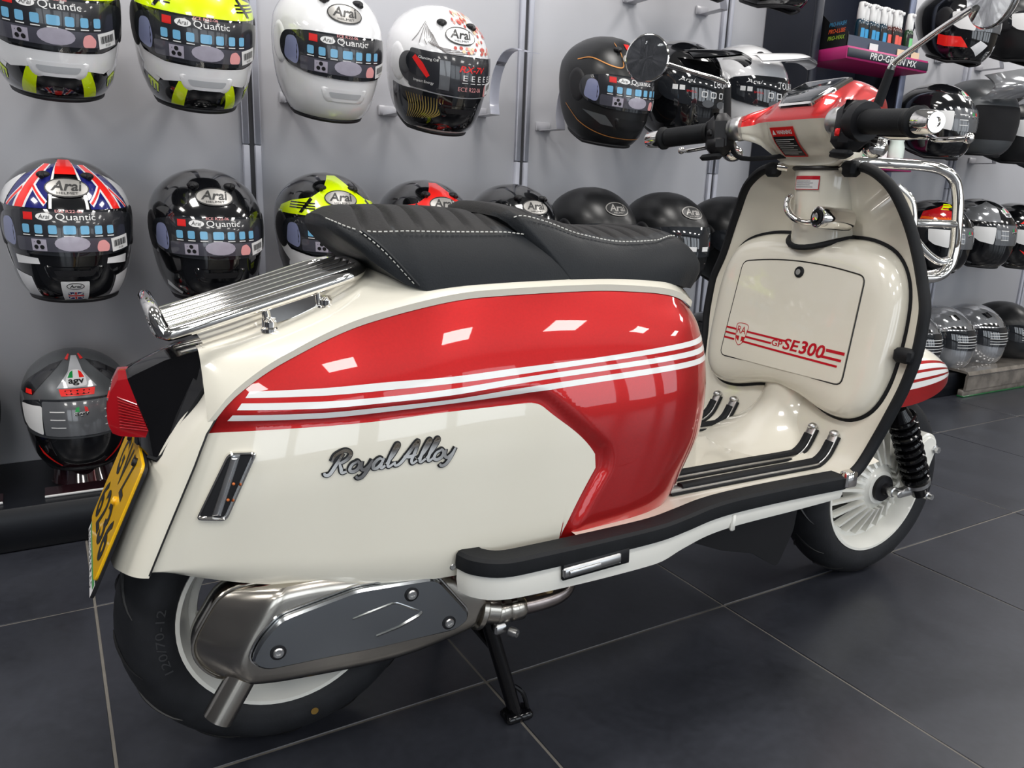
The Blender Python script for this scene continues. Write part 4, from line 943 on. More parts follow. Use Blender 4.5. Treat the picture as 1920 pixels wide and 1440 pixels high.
# ---- exhaust
EX = empty('exhaust', (.006, .018, -.011), 0, SCO); EX['label'] = 'stainless silencer with grey cover plate'
MU = [(-.108, .346), (-.135, .312), (-.150, .280), (-.146, .252), (-.126, .226), (-.10, .216), (-.016, .204), (.122, .197), (.235, .213), (.268, .230), (.283, .262), (.272, .288), (.235, .305), (.20, .328), (.05, .348), (-.06, .353)]
MUr = [(p.x, p.y) for p in smooth([(a, b, 0) for a, b in MU], 4, True)]
FP = [(-.052, .342), (-.082, .300), (-.099, .268), (-.102, .248), (-.092, .230), (-.076, .222), (-.016, .214), (.122, .207), (.230, .222), (.258, .236), (.268, .262), (.260, .284), (.228, .300), (.19, .325), (.05, .346), (-.02, .350)]
FPr = [(p.x, p.y) for p in smooth([(a, b, 0) for a, b in FP], 4, True)]
fr_ = lambda ins, y: [Vector((a, y, b)) for a, b in inset(FPr, ins)]
mb = MB(); mr = lambda ins, y: [Vector((a, y, b)) for a, b in inset(MUr, ins)]
mb.rings([mr(.03, -.105), mr(.012, -.110), mr(.0, -.130), mr(-.001, -.155), mr(.003, -.166), fr_(-.004, -.196), fr_(.004, -.203), fr_(.014, -.2045)]); MF = mb.build('silencer', M_steel, EX, ang=45)
mb = MB(); mb.tube([Vector((a, -.165, b)) for a, b in MUr], .0022, 6, closed=True); mb.build('weld_seam', M_steel, MF)
HP = roundpoly([(-.045, .319), (-.072, .292), (-.086, .264), (-.066, .247), (.02, .2435), (.083, .2395), (.212, .238), (.230, .249), (.232, .262), (.184, .325), (.17, .332), (.06, .338)], .012, 3)
mb = MB(); mb.prism(HP, lambda a, b, h: (a, h, b), -.203, -.2165, .003); HSH = mb.build('cover_plate', M_cover, MF, ang=30)
mb = MB(); mb.tube([Vector((a, -.2045, b)) for a, b in inset(HP, -.002)], .002, 6, closed=True); mb.build('cover_lip', M_chrome, HSH)
mb = MB(); mb.sweep([(.052, -.2165, .297), (.110, -.2165, .3075), (.118, -.2165, .306), (.150, -.2165, .287)], [(0, -.0018), (.0025, 0), (0, .0018)], upv=(0, -1, 0)); mb.sweep([(.086, -.2165, .262), (.12, -.2168, .268), (.150, -.2175, .279), (.155, -.217, .283)], [(0, -.002), (.0032, 0), (0, .002)], upv=(0, -1, 0)); mb.build('cover_crease', M_chrome, HSH)
for a, b in ((-.050, .2715), (.139, .3145), (.1985, .2545)):
    mb = MB(); mb.lathe([(.0108, 0), (.0108, .001), (.0085, .0015)], (a, -.2165, b), (0, -1, 0), 20); w_ = mb.build('bolt_washer', M_mplas, HSH); bolt(HSH, (a, -.2168, b), (0, -1, 0), .0075, M_alu, 'cover_bolt', .004)
mb = MB(); t0, t1 = Vector((-.092, -.178, .225)), Vector((-.127, -.184, .172)); q = (t1-t0).normalized(); Lt = (t1-t0).length
mb.lathe([(.0205, 0), (.0205, Lt), (.0185, Lt), (.018, Lt-.05), (.0001, Lt-.05)], t0, q, 28); mb.build('tail_tip', M_steel, MF)
mb = MB(); mb.tube([(.262, -.176, .243), (.29, -.178, .235), (.306, -.179, .231)], [.034, .024, .0205], 20, sm=4); mb.build('neck_cone', M_steel, MF)
mb = MB(); mb.lathe([(.0215, 0), (.0225, .002), (.0225, .022), (.0215, .024), (.0215, .028), (.0225, .030), (.0225, .050), (.021, .052)], (.292, -.179, .2315), (1, .05, -.06), 24); cl = mb.build('pipe_clamp', M_steel, EX)
bolt(cl, (.318, -.19, .195), (.5, -.8, 0), .008, M_alu, 'clamp_bolt', .014); mb = MB(); mb.box((.305, -.18, .198), (.022, .012, .018), bev=.003); mb.build('clamp_lug', M_alu, cl)
mb = MB(); mb.tube([(.335, -.178, .2295), (.37, -.177, .2285), (.41, -.174, .230), (.435, -.165, .236), (.445, -.148, .25), (.443, -.13, .275), (.435, -.12, .31)], .0165, 18, sm=5); mb.build('header_pipe', M_blued, EX)
mb = MB(); mb.lathe([(.010, 0), (.0105, .006), (.0085, .010), (.0085, .016), (.0105, .016), (.0105, .026), (.0065, .027), (.0065, .05)], (.394, -.176, .243), (0, 0, 1), 12); mb.build('lambda_sensor', M_gold, EX)
# ---- centre stand
STD = empty('centre_stand', (0, 0, 0), 0, SCO); STD['label'] = 'black tubular centre stand'
for sg in (-1, 1):
    mb = MB(); mb.tube([(.275, .13*sg, .27), (.30, .142*sg, .19), (.352, .152*sg, .012)], .0125, 12); mb.build('stand_leg', M_plas, STD)
    mb = MB(); mb.box((.355, .152*sg, .008), (.05, .034, .014), bev=.004); mb.build('stand_foot', M_plas, STD)
    mb = MB(); mb.tube([(.333, .149*sg, .075), (.362, .155*sg, .05), (.372, .158*sg, .018)], .004, 8, sm=4); mb.build('stand_hook', M_plas, STD)
mb = MB(); mb.tube([(.275, -.13, .27), (.275, .13, .27)], .012, 10); mb.tube([(.32, -.145, .13), (.32, .145, .13)], .009, 10); mb.build('stand_bar', M_plas, STD)
# ================================================================== HELMETS
HZ = [(0, .118, .060, .078), (.010, .140, .085, .096), (.045, .166, .115, .113), (.085, .175, .135, .121), (.125, .176, .148, .126), (.165, .171, .156, .128), (.205, .156, .157, .126), (.240, .130, .143, .113), (.268, .098, .114, .089), (.288, .060, .073, .057), (.297, .030, .037, .029), (.300, .0006, .0006, .0006)]
def hel(a, z, off=0.):
    F, B, W = interp(HZ, z, 1), interp(HZ, z, 2), interp(HZ, z, 3)
    c, s = math.cos(a), math.sin(a)
    x = math.copysign(abs(s)**.92, s)*(W+off); y = -(F+off)*math.copysign(abs(c)**.95, c) if c > 0 else (B+off)*abs(c)**.95
    zz = z+(.33*max(0, y+.05)*max(0, 1-z/.22))+off*sstep(.2, .3, z)*1.0
    return (x, y, zz)
def hc(off): return lambda p, q: hel(p/.135, q, off)
def shell_mesh():
    mb = MB()
    zs = [0, .004, .010, .02, .03]+[.045+.0105*i for i in range(22)]+[.279, .284, .289, .293, .2965, .299, .3]
    mb.grid(lambda u, v: hel(u*2*PI, zs[int(v*(len(zs)-1)+.5)]), 64, len(zs)-1, cu=True); return mb
_tmp = shell_mesh().build('shell', M_white); SHELL = _tmp.data; bpy.data.objects.remove(_tmp)
def gm(n, c, matt=False, metal=0.): return mat(n, srgb(*c), .34 if matt else .12, metal, 0. if matt else 1., var=.02, vscale=20)
H = {'black': gm('helmet_gloss_black', (14, 15, 18)), 'matt': gm('helmet_matt_black', (26, 27, 29), True), 'white': gm('helmet_gloss_white', (238, 238, 240)), 'yellow': mat('helmet_fluo_yellow', srgb(222, 250, 0), .25, 0, 1.), 'red': mat('helmet_fluo_red', srgb(250, 40, 34), .25, 0, 1.), 'silver': gm('helmet_silver', (166, 168, 172), False, .6), 'grey': gm('helmet_graphite', (92, 95, 98), True, .3), 'blue': gm('helmet_navy_blue', (30, 34, 110)), 'dred': gm('helmet_deep_red', (176, 24, 30)), 'gold': mat('helmet_gold_line', srgb(190, 130, 70), .4, .3), 'lgrey': gm('helmet_light_grey', (190, 192, 196)), 'straw': mat('helmet_straw_gold', srgb(150, 130, 70), .5), 'pink': mat('helmet_blossom_pink', srgb(226, 150, 140), .5), 'orange': gm('helmet_orange', (228, 96, 30)), 'green': mat('helmet_green', srgb(20, 150, 70), .4)}
M_visor = mat('smoked_visor', (.016, .018, .022), .04, 0, 1.); M_film = mat('visor_film_black', (.02, .021, .026), .25, 0, .6); M_ffilm = mat('visor_film_grey', srgb(92, 94, 98), .2, 0, .8, var=.1, vscale=15)
M_lav = mat('visor_inner_lavender', srgb(128, 134, 168), .3, 0, .8); M_icon = mat('icon_light_blue', srgb(112, 176, 214), .4, 0, .5); M_pk = mat('print_pink', srgb(232, 160, 160), .5); M_silv = mat('print_silver', srgb(170, 165, 180), .35, 0, .5, var=.1, vscale=40); M_tr = mat('helmet_trim_rubber', (.010, .010, .012), .5); M_lin = mat('helmet_liner_cloth', (.012, .012, .014), .9)
M_oval = mat('logo_oval_silver', srgb(150, 148, 145), .35, .4)
VIS = roundpoly([(-.172, .142), (-.150, .121), (-.09, .109), (0, .106), (.09, .109), (.150, .121), (.172, .142), (.174, .168), (.160, .188), (.09, .200), (0, .202), (-.09, .200), (-.160, .188), (-.174, .168)], .015, 3)
def make_part(name, mats, build, parent, cache={}):
    # build the mesh pieces once per name, share their data afterwards
    nm = name.split('#')[0]
    if name not in cache:
        mb = MB(); build(mb); cache[name] = []
        for c in ([mb] if any(w_ in nm for w_ in JOINED) else mb.split()):
            o = c.build1(nm, mats); cache[name].append(o.data); bpy.data.objects.remove(o)
    os_ = []
    for d in cache[name]: o = bpy.data.objects.new(nm, d); COL.objects.link(o); o.parent = parent; os_.append(o)
    return os_[0]
def b_visor(mb):
    decal(mb, VIS, hc(.0045), .016); 
    P = VIS; mb.rings([[hc(.0045)(*p) for p in P], [hc(.0)(*p) for p in P]], False, False)
def b_trim(mb): mb.tube([hel(2*PI*k/48, .004, .001) for k in range(48)], .0065, 8, closed=True)
def b_liner(mb): mb.grid(lambda u, v: (lambda p: (p[0]*lerp(1, .72, v), p[1]*lerp(1, .72, v), p[2]+.05*v))(hel(u*2*PI, .006)), 40, 3, cu=True); mb.add([(lambda p: (p[0]*.72, p[1]*.72, p[2]+.05))(hel(2*PI*k/40, .006)) for k in range(40)], [tuple(range(40))])
def b_vents(mb):
    for s in (-1, 1): mb.sphere(hel(s*.42, .266, .001), .0115, 1.2, 1.0, .7, 12, 8); mb.tube([hel(s*.42, .266, .006), hel(s*.40, .258, .007)], .005, 8)
def b_chin(mb):
    decal(mb, roundpoly([(-.060, .083), (.060, .083), (.048, .055), (-.048, .055)], .012, 3), hc(.0025), .012); mb.rings([[hc(.0025)(*p) for p in roundpoly([(-.060, .083), (.060, .083), (.048, .055), (-.048, .055)], .012, 3)], [hc(-.001)(*p) for p in roundpoly([(-.065, .087), (.065, .087), (.052, .050), (-.052, .050)], .012, 3)]], False, False)
def b_chinslot(mb): decal(mb, roundpoly([(-.042, .076), (.042, .076), (.034, .063), (-.034, .063)], .006, 3), hc(.0032), .012)
def b_pods(mb):
    for s in (-1, 1):
        pl_ = ell(s*.185, .158, .030, .046, 18, -s*.15); mb.rings([[hc(.0)(*p) for p in pl_], [hc(.003)(*p) for p in inset(pl_, .004)], [hc(.0036)(*p) for p in inset(pl_, .012)]], False, True)
def b_quantic(mb):
    f = hc(.0052); g = hc(.0058)
    mb.cm = 0; decal(mb, roundpoly(rect(-.120, .115, .120, .197), .008), f, .014)
    mb.cm = 1; decal(mb, roundpoly([(-.158, .132), (-.118, .120), (-.112, .150), (-.122, .182), (-.150, .180)], .012), f, .014)
    mb.cm = 8; decal(mb, roundpoly(rect(-.110, .1155, .118, .1445), .006), hc(.0055), .014)
    mb.cm = 2; decal(mb, rect(-.088, .179, -.068, .194), g, .02)
    mb.cm = 3; decal(mb, ell(-.045, .1865, .0165, .0075, 18), g, .02); text(mb, 'Quantic', g, -.024, .1785, .068, .0155)
    for i in range(7): decal(mb, rect(-.092+i*.0265, .1475, -.092+i*.0265+.016, .1495), g, .02)
    mb.cm = 4; text(mb, 'ECE R22-06', g, -.024, .1955, .044, .0055)
    decal(mb, roundpoly([(.045, .116), (.070, .116), (.072, .130), (.06, .141), (.047, .138), (.043, .126)], .005), g, .02)
    mb.cm = 5
    for i in range(7): decal(mb, roundpoly(rect(-.092+i*.0265, .1525, -.092+i*.0265+(.019 if i == 3 else .0155), .170), .003, 2), g, .02)
    mb.cm = 6; decal(mb, ell(0, .133, .030, .0155, 18), g, .02); decal(mb, rect(-.075, .117, -.045, .141), g, .02)
    mb.cm = 2; decal(mb, rect(-.088, .1805, -.069, .1825), hc(.0062), .02)
    mb.cm = 7; text(mb, 'Arai', hc(.0062), -.056, .1825, .022, .009, shear=.2)
    for dx, dy in ((0, .006), (-.006, -.004), (.006, -.004)): decal(mb, ell(-.060+dx, .129+dy, .0045, .0045, 12), hc(.0062), .02)
Q_M = [M_film, M_lav, M_redl, M_wht, M_pk, M_icon, M_silv, M_black, mat('visor_film_slate', srgb(74, 74, 84), .2, 0, .8, var=.1, vscale=20)]
def b_barcode(mb):
    R = lambda p, q: (.100+p*math.cos(.15)-q*math.sin(.15), .131+p*math.sin(.15)+q*math.cos(.15))
    mb.cm = 0; decal(mb, rect(-.024, -.0145, .024, .0145), lambda p, q: hc(.0068)(*R(p, q)), .02)
    mb.cm = 1
    for i in range(14): decal(mb, rect(-.018+i*.0026, -.005, -.018+i*.0026+(.0015 if i % 3 else .0009), .009), lambda p, q: hc(.0074)(*R(p, q)), .03)
    text(mb, '0120', lambda p, q: hc(.0074)(*R(p, q)), -.007, -.0115, .014, .004)
def b_rx(mb):
    f = hc(.0052); g = hc(.0058)
    mb.cm = 0; decal(mb, roundpoly(rect(-.14, .110, .125, .200), .008), f, .014)
    mb.cm = 2; text(mb, 'RX-7V', g, -.012, .165, .075, .015, shear=.3, bold=.02); ribbon(mb, [(-.128, .182), (-.108, .165), (-.088, .142)], [.012, .016, .010], g)
    mb.cm = 3; text(mb, 'Glancing Off', g, -.115, .178, .052, .008); text(mb, 'Impact Energy', g, -.125, .124, .052, .008)
    for i in range(6): text(mb, 'E', g, -.002+i*.021, .146, .010, .013); decal(mb, rect(-.004+i*.021, .140, .010+i*.021, .1415), g, .02)
    mb.cm = 4; text(mb, 'ECE R22-06', g, -.012, .121, .065, .010); decal(mb, roundpoly([(.072, .110), (.086, .110), (.088, .135), (.08, .142), (.07, .135)], .004), g, .02)
    mb.cm = 6; decal(mb, rect(-.060, .118, -.034, .186), g, .02)
def b_agv(mb):
    f = hc(.0052); g = hc(.0058)
    mb.cm = 6; decal(mb, roundpoly(rect(-.085, .108, .155, .196), .006), f, .014)
    mb.cm = 3; decal(mb, roundpoly([(-.160, .135), (-.140, .119), (-.090, .109), (-.085, .184), (-.165, .182)], .006), f, .014)
    for i in range(3): decal(mb, rect(-.065, .130+i*.02, -.030, .1325+i*.02), g, .03); decal(mb, rect(.055, .128+i*.02, .095, .1305+i*.02), g, .03)
    text(mb, 'agv', g, -.010, .158, .028, .011, bold=.02)
    mb.cm = 7; text(mb, 'agv', hc(.0062), -.009, .157, .028, .011, bold=.02)
    mb.cm = 2; decal(mb, [(.010, .170), (.018, .170), (.016, .180), (.010, .183)], g, .03); mb.cm = 8; decal(mb, [(-.008, .170), (0, .170), (0, .183), (-.006, .180)], g, .03)
def b_dark(mb):
    g = hc(.0056); mb.cm = 3
    for i in range(5): decal(mb, rect(-.08, .120+i*.013, .02+.03*((i*7) % 3), .1225+i*.013), g, .03)
    decal(mb, ell(.085, .172, .026, .011, 18), g, .02); mb.cm = 2; text(mb, 'BELL', hc(.0062), .069, .167, .032, .009, bold=.02)
def b_tour(mb):
    g = hc(.0056); mb.cm = 3
    text(mb, 'TOUR-X5', g, -.01, .166, .09, .022, bold=.01); text(mb, 'Arai', g, -.115, .176, .05, .010, shear=.3)
    for i in range(4): decal(mb, roundpoly(rect(-.045+i*.03, .135, -.026+i*.03, .153), .004), g, .03, [roundpoly(rect(-.042+i*.03, .138, -.029+i*.03, .150), .003)])
    for i in range(2): decal(mb, rect(-.13+i*.02, .150, -.115+i*.02, .164), g, .03)
    mb.cm = 2; text(mb, 'SNELL', g, -.09, .146, .03, .006)
    mb.cm = 6; decal(mb, ell(-.02, .118, .02, .011, 14), g, .03); decal(mb, ell(.03, .118, .02, .011, 14), g, .03)
def b_momo(mb):
    g = hc(.0056); mb.cm = 3
    for i in range(3): decal(mb, rect(-.09+i*.05, .125, -.06+i*.05, .14), g, .03)
    mb.cm = 2; decal(mb, rect(-.12, .135, -.10, .155), g, .03)
PR = {'quantic': b_quantic, 'rx': b_rx, 'agv': b_agv, 'bell': b_dark, 'tour': b_tour, 'stick': b_momo}
A_M = [M_film, M_lav, M_redl, M_wht, M_pk, M_icon, M_ffilm, M_black, H['green']]
def b_logo(mb, z=.243, w=.046, h=.0185):
    mb.cm = 0; decal(mb, ell(0, z, w, h, 26), hc(.0026), .012)
    mb.cm = 1; decal(mb, ell(0, z, w*.93, h*.86, 26), hc(.003), .012)
    mb.cm = 0; text(mb, 'Arai', hc(.0036), -w*.68, z-h*.32, w*1.36, h*.98, shear=.25, bold=.02); text(mb, 'HELMET', hc(.0036), -w*.42, z-h*.66, w*.84, h*.22)
def b_agvlogo(mb, z=.247):
    mb.cm = 1; decal(mb, roundpoly([(-.024, z-.018), (.024, z-.018), (.024, z+.004), (.012, z+.018), (-.012, z+.018), (-.024, z+.004)], .008), hc(.0012), .014)
    mb.cm = 0; text(mb, 'agv', hc(.002), -.018, z-.016, .036, .014, bold=.03)
    mb.cm = 2; decal(mb, [(-.020, z+.001), (-.007, z+.001), (-.007, z+.016), (-.014, z+.013)], hc(.002), .02); mb.cm = 3; decal(mb, [(.007, z+.001), (.020, z+.001), (.014, z+.013), (.007, z+.016)], hc(.002), .02)
def tplate(mb):  # wall plate + curved arm that carries the helmet from inside
    mb.box((0, .303, .055), (.06, .008, .03), bev=.002); mb.box((0, .245, .0415), (.034, .112, .003), bev=.001)
def tarm(mb): mb.sweep([(0, .19, .042), (0, .20, .09), (0, .185, .16), (0, .135, .21), (0, .075, .22), (0, .015, .205), (0, -.035, .195)], [(-.0165, -.001), (.0165, -.001), (.0165, .001), (-.0165, .001)], upv=(0, -.7, .7), sm=5)
M_acr = mat('milky_acrylic', srgb(206, 208, 222), .2, 0, .5, trans=.25)
M_acp = mat('bracket_plate_grey', srgb(176, 176, 182), .4, 0, .3)
def bracket(x, z, label, y=2.07):
    r = empty('helmet_bracket', (x, y, z)); tag(r, label, 'bracket', 'acrylic helmet brackets on the wall')
    o = make_part('bracket_plate', M_acp, tplate, r); o = make_part('bracket_arm', M_acr, tarm, r)
    return r
def dec(root, lst, tagname='graphic'):
    for key, polys in lst:
        mb = MB()
        for p in polys: decal(mb, p, hc(.0009 if key != 'over' else .0014), .014)
        mb.build(tagname, H[key], root)
def mir(polys): return polys+[[(-a, b) for a, b in p[::-1]] for p in polys]
def peak(root, m, droop=0.):
    mb = MB()
    def fn(u, v):
        a = (u-.5)*1.9; p = Vector(hel(a, .246, .008)); ext = .135*math.cos(a*.72)**1.5
        return (p.x*(1+.12*v), p.y-ext*v, p.z+.030*math.sin(PI*v*.6)+.03*math.cos(a)*(1-v)*.6-.012*v-.03*abs(math.sin(a))*v-droop*v)
    mb.grid(fn, 26, 14); mb.grid(lambda u, v: (lambda p: (p[0], p[1]+.001, p[2]-.005))(fn(u, v)), 26, 14)
    mb.build('peak', m, root)
def flipbar(root, m):
    mb = MB()
    def fn(u, v):
        a = (u-.5)*2.5; p = Vector(hel(a, .215+.02*v, .012)); ext = (.055+.065*math.sin(PI*v))*math.cos(a*.62)
        return (p.x*(1.03), p.y-ext, p.z+.01+.085*v*math.cos(a*.5)-.02*abs(math.sin(a)))
    mb.grid(fn, 28, 12); mb.grid(lambda u, v: (lambda p: (p[0]*.96, p[1]+.012, p[2]+.002))(fn(u, v)), 28, 12); mb.build('raised_chin_bar', m, root)
def helmet(label, x, z, base, visor='quantic', logo=None, graphics=(), over=(), y=2.07, rz=0., chin='slot', pk=None, tilt=.06, code=False, group='helmets displayed on the wall', vents=True, brk=True, scale=1., visor_up=False, flip=None):
    r = empty('motorcycle_helmet', (x, y, z), rz); tag(r, label, 'helmet', group); r.rotation_euler = (tilt, 0, rz); r.scale = (scale,)*3
    s = bpy.data.objects.new('shell', SHELL); COL.objects.link(s); s.parent = r
    s.material_slots[0].link = 'OBJECT'; s.material_slots[0].material = H[base]
    for n, m, b in (('edge_trim', M_tr, b_trim), ('liner', M_lin, b_liner), ('pivot_pod', M_tr if base in ('matt', 'black') else H[base], b_pods)):
        if n == 'pivot_pod' and visor == 'open': continue
        o = make_part(n+'#'+(base if n == 'pivot_pod' else ''), m, b, r)
    if visor and visor != 'open':
        v = make_part('visor', M_visor, b_visor, r)
        if visor in PR: make_part('visor_print#'+visor, Q_M if visor == 'quantic' else A_M, PR[visor], v)['kind'] = 'stuff'
        if code: o = make_part('barcode_sticker', [M_wht, M_black], b_barcode, v)
    if visor == 'open':
        mb = MB(); decal(mb, roundpoly([(-.16, .06), (.16, .06), (.165, .19), (-.165, .19)], .02), hc(.001), .016); mb.build('face_opening', M_lin, r)
    if vents: o = make_part('brow_vent', M_tr, b_vents, r)
    if chin:
        cm_ = base if chin == 'slot' else chin
        o = make_part('chin_vent#'+cm_, H[cm_], b_chin, r); make_part('vent_slot#'+('w' if cm_ in ('white',) else ''), H['lgrey'] if cm_ == 'white' else M_tr, b_chinslot, o)
    if logo == 'a': o = make_part('oval_logo#b', [M_black, H['white']], b_logo, r)
    if logo == 'as': o = make_part('oval_logo#s', [M_black, M_oval], b_logo, r)
    if logo == 'ad': o = make_part('oval_logo#d', [M_oval, H['matt']], b_logo, r)
    if logo == 'v': o = make_part('shield_logo', [M_black, H['white'], H['green'], H['red']], b_agvlogo, r)
    dec(r, graphics)
    for key, polys in over:
        mb = MB()
        for p in polys: decal(mb, p, hc(.0015), .014)
        mb.build('graphic', H[key], r)
    if pk: peak(r, H[pk])
    if flip: flipbar(r, H[flip])
    if brk: bracket(x, z, 'clear bracket inside the '+label.replace('helmet', 'helmet', 1) if len(label.split()) < 12 else 'clear bracket inside '+' '.join(label.split()[:10]), y)
    return r
YEL = [('yellow', [[(-.195, .201), (-.190, .218), (-.150, .232), (-.085, .243), (-.052, .262), (-.030, .294), (.030, .294), (.052, .262), (.085, .243), (.150, .232), (.190, .218), (.195, .201)]]+mir([[(-.200, .205), (-.178, .205), (-.172, .150), (-.182, .112), (-.196, .13)], [(-.062, .068), (-.036, .068), (-.056, .012), (-.094, .012)], [(-.150, .062), (-.118, .050), (-.126, .030), (-.155, .042)]])),
       ('white', mir([[(-.215, .206), (-.2, .206), (-.19, .112), (-.15, .078), (-.10, .062), (-.05, .070), (0, .072), (0, .103), (-.09, .103), (-.150, .114), (-.178, .138), (-.18, .206)], [(-.165, .072), (-.118, .055), (-.110, .064), (-.16, .085)]]))]
YOV = [('black', mir([[(-.118, .206), (-.108, .206), (-.080, .238), (-.088, .243)]]+[[(-.150, .2155+.006*i), (-.072, .2155+.006*i), (-.072, .2185+.006*i), (-.150, .2185+.006*i)] for i in range(3)]+[[(-.150+.010*i, .056-.004*i), (-.146+.010*i, .055-.004*i), (-.152+.010*i, .032-.004*i), (-.157+.010*i, .034-.004*i)] for i in range(3)]))]
YELR = [('red' if k == 'yellow' else 'blue', p) for k, p in YEL]
def band(p0, z0, p1, z1, w): return [(p0-w/2, z0), (p0+w/2, z0), (p1+w/2, z1), (p1-w/2, z1)][::-1]
UJL = [('white', mir([[(-.215, .206), (-.156, .202), (-.120, .268), (-.14, .262), (-.19, .235)], [(-.214, .19), (-.2, .10), (-.16, .07), (-.178, .115), (-.19, .16)], [(-.132, .103), (-.070, .100), (-.068, .088), (-.132, .084)], [(-.150, .068), (-.098, .058), (-.092, .012), (-.135, .016)]])),
       ('blue', mir([[(-.150, .202), (-.040, .202), (-.036, .250), (-.034, .288), (-.085, .280), (-.120, .262)]])),
       ('white', mir([band(-.104, .202, -.066, .286, .034), band(-.033, .202, -.029, .290, .006), [(-.046, .206), (-.038, .216), (-.082, .262), (-.088, .256)], [(-.146, .206), (-.138, .202), (-.096, .240), (-.1, .250)]])),
       ('red', mir([band(-.104, .202, -.066, .286, .022), [(-.044, .210), (-.041, .214), (-.078, .252), (-.082, .250)], [(-.144, .2045), (-.140, .2025), (-.1, .238), (-.102, .244)]])+[[(-.026, .268), (.026, .268), (.032, .295), (-.032, .295)]])]
def layered(root, lst):
    for i, (key, polys) in enumerate(lst):
        for p in polys: mb = MB(); decal(mb, p, hc(.0008+.0004*i), .012); mb.build1('graphic', H[key], root)
def bflag(root):
    mb = MB(); g = hc(.0030); mb.cm = 0; decal(mb, roundpoly(rect(-.030, .004, .026, .052), .003), hc(.0022), .012)
    mb.cm = 1; decal(mb, ell(-.002, .041, .017, .0075, 20), g, .02, [ell(-.002, .041, .0155, .006, 20)]); text(mb, 'Arai', g, -.013, .0375, .022, .007, shear=.2, bold=.02)
    mb.cm = 2; decal(mb, rect(-.018, .009, .014, .027), g, .02)
    mb.cm = 0
    for t in (1, -1): ribbon(mb, [(-.018, .018-.0085*t), (.014, .018+.0085*t)], .0035, hc(.0034), sm=False)
    decal(mb, rect(-.018, .0152, .014, .0208), hc(.0036), .02); decal(mb, rect(-.005, .009, .001, .027), hc(.0036), .02)
    mb.cm = 3; decal(mb, rect(-.018, .0165, .014, .0195), hc(.004), .02); decal(mb, rect(-.0037, .009, -.0003, .027), hc(.004), .02)
    mb.build('flag_sticker', [M_wht, M_black, H['blue'], M_redl], root)
ZA, ZB_, ZP, ZC_ = 1.055, .608, .1125, 1.475
helmet('fluorescent yellow and black helmet cropped by the left edge, top row', .055, ZA, 'black', 'quantic', None, YEL, YOV, code=True, tilt=.29, chin='white')
helmet('fluorescent yellow and black helmet second along the top row', .335, ZA, 'black', 'quantic', None, YEL, YOV, code=True, tilt=.29, chin='white')
helmet('plain gloss white full-face helmet with silver oval logo', .645, ZA, 'white', 'quantic', 'as', code=True, tilt=.27)
smu = helmet('white helmet painted with blossom, wings and golden grasses over black chin', .945, ZA-.01, 'white', 'rx', 'a', [('black', [[(-.20, .102), (-.12, .106), (0, .103), (.12, .106), (.2, .102), (.2, .02), (.1, .002), (0, .001), (-.1, .002), (-.2, .02)]])], code=True, tilt=.27, chin='black')
mb = MB(); g = hc(.0014)
for i in range(9): ribbon(mb, [(-.115+.004*i, .262-.003*i), (-.125+.010*i, .235-.004*i), (-.14+.022*i, .214-.0005*i)], .0016, g)
mb.build('wing_drawing', mat('wing_ink_grey', srgb(110, 105, 105), .5), smu)
mb = MB(); R_ = random.Random(3)
for i in range(90):
    a, b = R_.uniform(-.02, .12), R_.uniform(.208, .292)
    if abs(a) < .045 and .224 < b < .262: continue
    mb.cm = R_.randrange(3); decal(mb, ell(a, b, .0045, .0038, 7), hc(.0012+.0003*mb.cm), .02)
mb.build('blossom_drawing', [H['pink'], mat('blossom_cream', srgb(236, 206, 170), .5), mat('blossom_red', srgb(190, 80, 70), .5)], smu)
mb = MB()
for i in range(14): ribbon(mb, [(-.150+.006*i, .03+.001*i), (-.14+.007*i, .06), (-.150+.008*i, .094)], [.001, .0035, .001], g)
mb.build('grass_drawing', H['straw'], smu)
mm = helmet('matt black helmet with thin gold pinstripes and grey flashes', 1.515, ZA-.015, 'matt', 'quantic', 'as', [('grey', mir([[(-.2, .19), (-.178, .2), (-.18, .13), (-.2, .12)], [(-.16, .095), (-.09, .088), (-.06, .06), (-.1, .062)]]))], tilt=.2, code=True)
mb = MB()
for s in (-1, 1): ribbon(mb, [(s*.20, .226), (s*.15, .236), (s*.08, .222), (s*.046, .222), (s*.044, .245), (s*.05, .262), (s*.07, .282)], .003, g); ribbon(mb, [(s*.22, .09), (s*.15, .05), (s*.08, .032), (0, .028)], .0025, g)
mb.build('pinstripe', H['gold'], mm)
mb = MB(); decal(mb, rect(-.016, .268, .012, .282), hc(.0016), .02); mb.build('flag_sticker', M_redl, mm)
helmet('gloss black adventure helmet with peak, beside the scooter mirror', 1.82, ZA+.012, 'black', 'tour', None, pk='black', tilt=.14)
helmet('white adventure helmet with peak above the left handlebar', 2.11, ZA+.035, 'white', 'tour', None, pk='white', tilt=.14)
b1 = helmet('union flag painted helmet with oval logo, leftmost of the middle row', .05, ZB_, 'black', 'quantic', 'as', code=True)
layered(b1, UJL); bflag(b1)
helmet('plain gloss black helmet with oval logo above the luggage rack', .345, ZB_-.01, 'black', 'quantic', 'as', [('white', mir([[(-.15, .048), (-.105, .022), (-.112, .016), (-.155, .036)]]))], code=True)
helmet('fluorescent yellow and black helmet behind the passenger seat', .645, ZB_-.005, 'black', 'quantic', 'as', YEL, YOV, chin='white')
helmet('fluorescent red and black helmet behind the passenger seat', .93, ZB_-.012, 'black', 'quantic', 'as', YELR, YOV)
helmet('gloss black helmet peeping over the join of the seats', 1.22, ZB_-.012, 'black', 'quantic', 'as')
helmet('matt black helmet behind the rider seat, left of two with outlined logo', 1.515, ZB_-.01, 'matt', 'tour', 'ad', vents=False)
helmet('matt black helmet behind the seat nose, visor film showing', 1.825, ZB_-.015, 'matt', 'stick', 'ad', vents=False)
